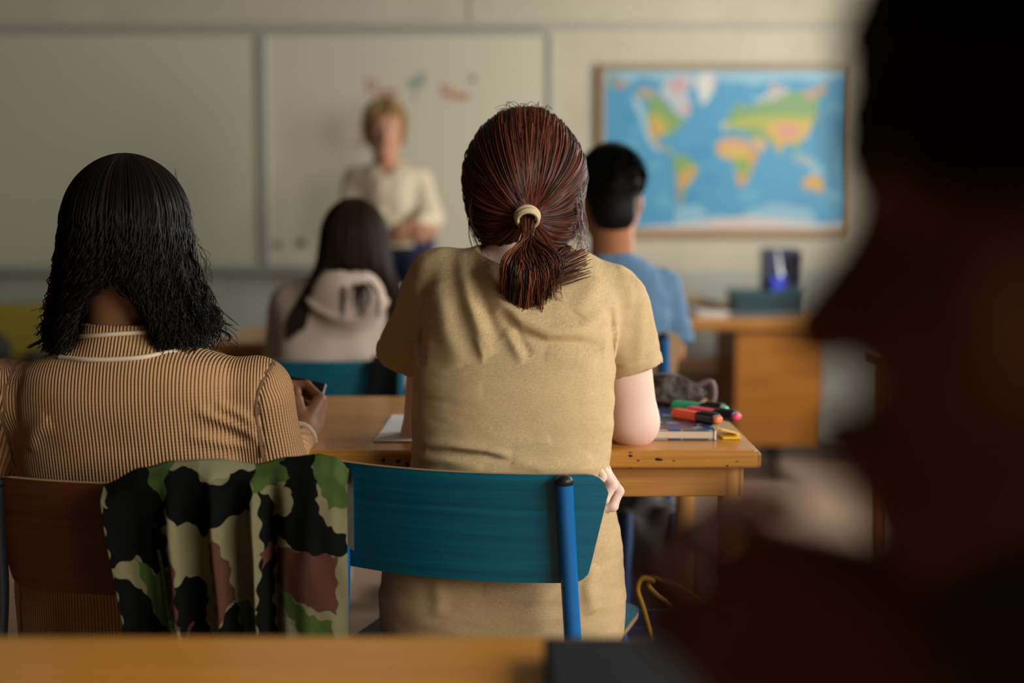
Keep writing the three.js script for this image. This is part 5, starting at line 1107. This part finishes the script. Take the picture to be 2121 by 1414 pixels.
// the teacher at the board
{
  const D = 6.2, t = thing('person', 'blonde teacher in a cream V-neck blouse standing at the whiteboard, hands clasped', 'person', [at(815, 500, D)[0], 0, -D]);
  const rows = pxRows([[512, 762, 872, D, 0.115], [480, 760, 874, D, 0.12], [440, 752, 876, D, 0.12], [400, 742, 872, D, 0.115], [375, 734, 870, D, 0.108], [358, 738, 866, D, 0.092], [344, 756, 848, D, 0.072], [334, 776, 830, D, 0.058]]);
  const body = trunk(rows, 2.4), shL = A(735, 372, D), shR = A(868, 372, D), elL = A(728, 452, D - 0.04), elR = A(886, 450, D - 0.04), hL = A(830, 474, D - 0.2), hR = A(866, 472, D - 0.2);
  const sl = [cap(shL, elL, 0.056, 0.058), cap(elL, lerpV(elL, hL, 0.8), 0.056, 0.042), cap(shR, elR, 0.056, 0.06), cap(elR, lerpV(elR, hR, 0.8), 0.06, 0.042)];
  const vn = A(800, 366, D - 0.1), top = A(800, 318, D - 0.06);
  const f = (x, y, z) => {
    let d = body(x, y, z);
    if (d < 0.3) for (const c of sl) d = smin(d, c(x, y, z), 0.03);
    if (d < 0.05) d -= 0.006 * noise(x * 18, y * 7, z * 14) + 0.003 * noise(x * 40, y * 14, z * 30);
    const k = clamp((y - vn.y) / (top.y - vn.y), -1, 1.5);
    const cut = Math.max(Math.abs(x - lerp(vn.x, top.x, k)) - 0.1 * k, -(z + D - 0.02));
    return Math.max(d, -Math.max(cut, vn.y - y));
  };
  placed('blouse', netMesh(f, [-0.85, rows[0][0], -6.4], [-0.28, rows[rows.length - 1][0] + 0.05, -5.88], 0.0085), std([0.78, 0.66, 0.46], 0.85, { map: heather }), t);
  const hc = A(797, 268, D - 0.02), ax = axes(hc, [0.12, -0.06, 1], [0.03, 1, 0]);
  const chest = trunk(pxRows([[430, 758, 862, D, 0.1], [380, 745, 860, D, 0.096], [356, 752, 850, D, 0.08], [336, 780, 826, D, 0.052]]), 2.4);
  const field = union([headField(ax, { nose: 0.9 }), cap(ax.room(0, -0.07, -0.02), A(800, 350, D), 0.048, 0.056), chest], 0.025);
  placed('body', [netMesh(field, [-0.85, 1.1, -6.4], [-0.35, 1.68, -6.0], 0.007), netMesh(union([cap(elL, hL, 0.034, 0.025), cap(elR, hR, 0.034, 0.025)], 0.01), [-0.8, 0.9, -6.25], [-0.3, 1.2, -5.9], 0.008), handMesh(axes(hL, [0.2, 0.3, -0.9], [0.85, -0.25, 0.25], 0.95), 0.5, 0.5, 0.02), handMesh(axes(hR, [-0.2, 0.3, -0.9], [-0.8, -0.3, 0.25], 0.95), 0.5, 0.5, 0.02)], skin([0.5, 0.25, 0.15]), t);
  for (const s of [-1, 1]) { const e = placed('eye', new THREE.SphereGeometry(0.011, 16, 12).translate(...ax.room(s * 0.032, -0.001, 0.078).toArray()), std([0.7, 0.68, 0.66], 0.2), t); placed('iris', new THREE.SphereGeometry(0.0055, 12, 10).translate(...ax.room(s * 0.032, -0.001, 0.0845).toArray()), std([0.05, 0.06, 0.07], 0.2), e, t); }
  placed('lips', tube([ax.room(-0.02, -0.068, 0.088), ax.room(-0.01, -0.067, 0.0965), ax.room(0, -0.069, 0.099), ax.room(0.01, -0.067, 0.0965), ax.room(0.02, -0.068, 0.088)], 0.0045, 20, 8), std([0.45, 0.13, 0.1], 0.5), t);
  const S = new Strands(), C = ax.room(0, 0.036, -0.014);
  for (let i = 0; i < 1500; i++) {
    const a = R(-2.75, 2.75), fringe = Math.abs(a) > 2.0, q = [], lay = R(0.98, 1.1), y0 = R(0.86, 1.02), y1 = fringe ? R(0.15, 0.4) : lerp(R(-0.95, -0.7), R(-1.15, -0.9), 1 - Math.abs(a) / 2);
    for (let k = 0; k <= 14; k++) { const u = k / 14, c = lerp(y0, y1, u), w = c > 0 ? Math.sqrt(Math.max(1 - c * c, 0)) : 1 - 0.12 * c * c; q.push(ax.room(Math.sin(a + (fringe ? u * 0.25 : 0)) * 0.088 * w * lay + 0.003 * Math.sin(u * 6 + i), 0.036 + c * 0.103, -0.014 - Math.cos(a) * 0.104 * w * lay)); }
    S.add(q, 0.0018, 0.001, mixc([0.2, 0.11, 0.04], [0.58, 0.38, 0.14], rnd()), 4);
  }
  placed('hair', [S.build(), tint(netMesh((x, y, z) => { const [a, b, c] = ax.own(x, y, z); return Math.max((len3(a / 0.085, (b - 0.036) / 0.101, (c + 0.014) / 0.101) - 1) * 0.085, Math.min(c - 0.02, Math.max(c - 0.1, 0.075 - b))); }, [hc.x - 0.12, hc.y - 0.1, hc.z - 0.14], [hc.x + 0.12, hc.y + 0.16, hc.z + 0.12], 0.007), [0.2, 0.11, 0.04])], hairMat(0.45), t);
  // standing legs
  const hip = rows[0][0] + 0.05, bx = at(818, 500, D)[0], legs = [], lo = [bx - 0.3, 0, -6.4], hi = [bx + 0.3, hip + 0.12, -6.0];
  for (const s of [-1, 1]) legs.push(cap([bx + s * 0.085, hip - 0.02, -D], [bx + s * 0.09, 0.5, -D + 0.01], 0.086, 0.062), cap([bx + s * 0.09, 0.5, -D + 0.01], [bx + s * 0.09, 0.1, -D], 0.06, 0.046));
  legs.push(ell([bx, hip, -D], [0.16, 0.11, 0.105]));
  placed('trousers', netMesh(union(legs, 0.04), lo, hi, 0.012), std([0.008, 0.013, 0.05], 0.85), t);
  for (const s of [-1, 1]) placed('shoe', netMesh((x, y, z) => Math.max(union([cap([bx + s * 0.09, 0.04, -D - 0.04], [bx + s * 0.095, 0.032, -D + 0.16], 0.04, 0.034), cap([bx + s * 0.09, 0.05, -D], [bx + s * 0.09, 0.1, -D], 0.045, 0.045)], 0.03)(x, y, z), 0.004 - y), [bx + s * 0.09 - 0.07, -0.02, -6.35], [bx + s * 0.09 + 0.07, 0.17, -5.95], 0.008), darkShoe, t);
}
// the person close to the camera, seen from the side, chin on the fist
{
  const D = 0.53, t = thing('person', 'dark haired person in profile close to the camera, chin resting on a fist', 'person', [0.3, 0, -0.5]);
  const tip = A(1628, 688, D), ax0 = axes([0, 0, 0], [-1, -0.02, -0.22], [0.02, 1, 0]);
  const off = ax0.room(0, -0.036, 0.126), hc = tip.clone().sub(off), ax = axes(hc, [-1, -0.02, -0.22], [0.02, 1, 0]);
  const wrist = A(1975, 1330, 0.545), elbow = V(0.345, 0.85, -0.7);
  const field = union([headField(ax, { nose: 1.0, lipY: -0.08, lipZ: 0.013, tipR: 0.0145 }), cap(ax.room(0, -0.07, -0.03), V(hc.x + 0.05, 0.97, -0.49), 0.056, 0.066)], 0.02);
  const fistAx = axes(wrist, [0.1, 0.2, -1], [-1, 0.12, 0], 1.0);
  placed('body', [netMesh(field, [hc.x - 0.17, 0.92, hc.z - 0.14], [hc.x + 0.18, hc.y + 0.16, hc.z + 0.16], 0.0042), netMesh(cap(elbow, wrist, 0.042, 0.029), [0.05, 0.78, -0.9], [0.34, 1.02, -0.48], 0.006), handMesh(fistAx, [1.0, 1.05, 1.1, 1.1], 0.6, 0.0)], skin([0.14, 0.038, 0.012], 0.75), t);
  // hair: a full head of short dense curls with a fringe
  const hairG = netMesh((x, y, z) => {
    const [a, b, c] = ax.own(x, y, z);
    const d = (len3(a / 0.093, (b - 0.05) / 0.105, (c + 0.014) / 0.121) - 1) * 0.093 + 0.004 * noise(x * 90, y * 90, z * 90) + 0.006 * noise(x * 34, y * 34, z * 34);
    return Math.max(d, Math.max(0.012 - b + (c < 0 ? c * 1.2 : 0), c < -0.02 ? -b - 0.09 : -9) * 0.8);
  }, [hc.x - 0.16, hc.y - 0.12, hc.z - 0.16], [hc.x + 0.18, hc.y + 0.18, hc.z + 0.16], 0.0045);
  placed('hair', tint(hairG, [0.006, 0.004, 0.0035]), hairMat(0.7, 0.2), t);
  const rows = [[0.46, 0.29, -0.47, 0.125, 0.16], [0.66, 0.285, -0.47, 0.12, 0.155], [0.8, 0.28, -0.475, 0.115, 0.165], [0.9, 0.275, -0.48, 0.1, 0.165], [0.95, 0.27, -0.49, 0.085, 0.125], [0.985, 0.268, -0.5, 0.07, 0.075]];
  const body = trunk(rows, 2.3), sh = V(0.27, 0.9, -0.61), sh2 = V(0.28, 0.89, -0.34), el2 = V(0.24, 0.66, -0.3), h2 = V(0.03, 0.6, -0.36);
  const sl = [cap(sh, elbow, 0.056, 0.05), cap(elbow, lerpV(elbow, wrist, 0.7), 0.05, 0.036), cap(sh2, el2, 0.056, 0.048), cap(el2, lerpV(el2, h2, 0.85), 0.048, 0.034), cap(V(hc.x + 0.03, 0.96, -0.5), V(hc.x + 0.0, 1.035, -0.505), 0.085, 0.07)];
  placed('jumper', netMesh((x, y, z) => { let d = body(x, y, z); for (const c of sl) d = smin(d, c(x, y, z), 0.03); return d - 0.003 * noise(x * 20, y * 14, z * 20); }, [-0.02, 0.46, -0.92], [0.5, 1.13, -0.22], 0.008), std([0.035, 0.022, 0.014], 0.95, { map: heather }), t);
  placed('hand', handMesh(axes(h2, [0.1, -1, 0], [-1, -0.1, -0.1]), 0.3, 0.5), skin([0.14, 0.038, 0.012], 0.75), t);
  addLegs(t, [0.29, 0, -0.44], 0.46, denim, darkShoe, 0.4, 0.1, Math.PI / 2);
  chair('dark wooden chair under the person closest to the camera', 0.21, -0.45, Math.PI / 2, M.brownBack, M.brownBack, M.blackSteel, { seat: 0.46, y0: 0.6, y1: 0.76 });
}

renderer.render(scene, camera);
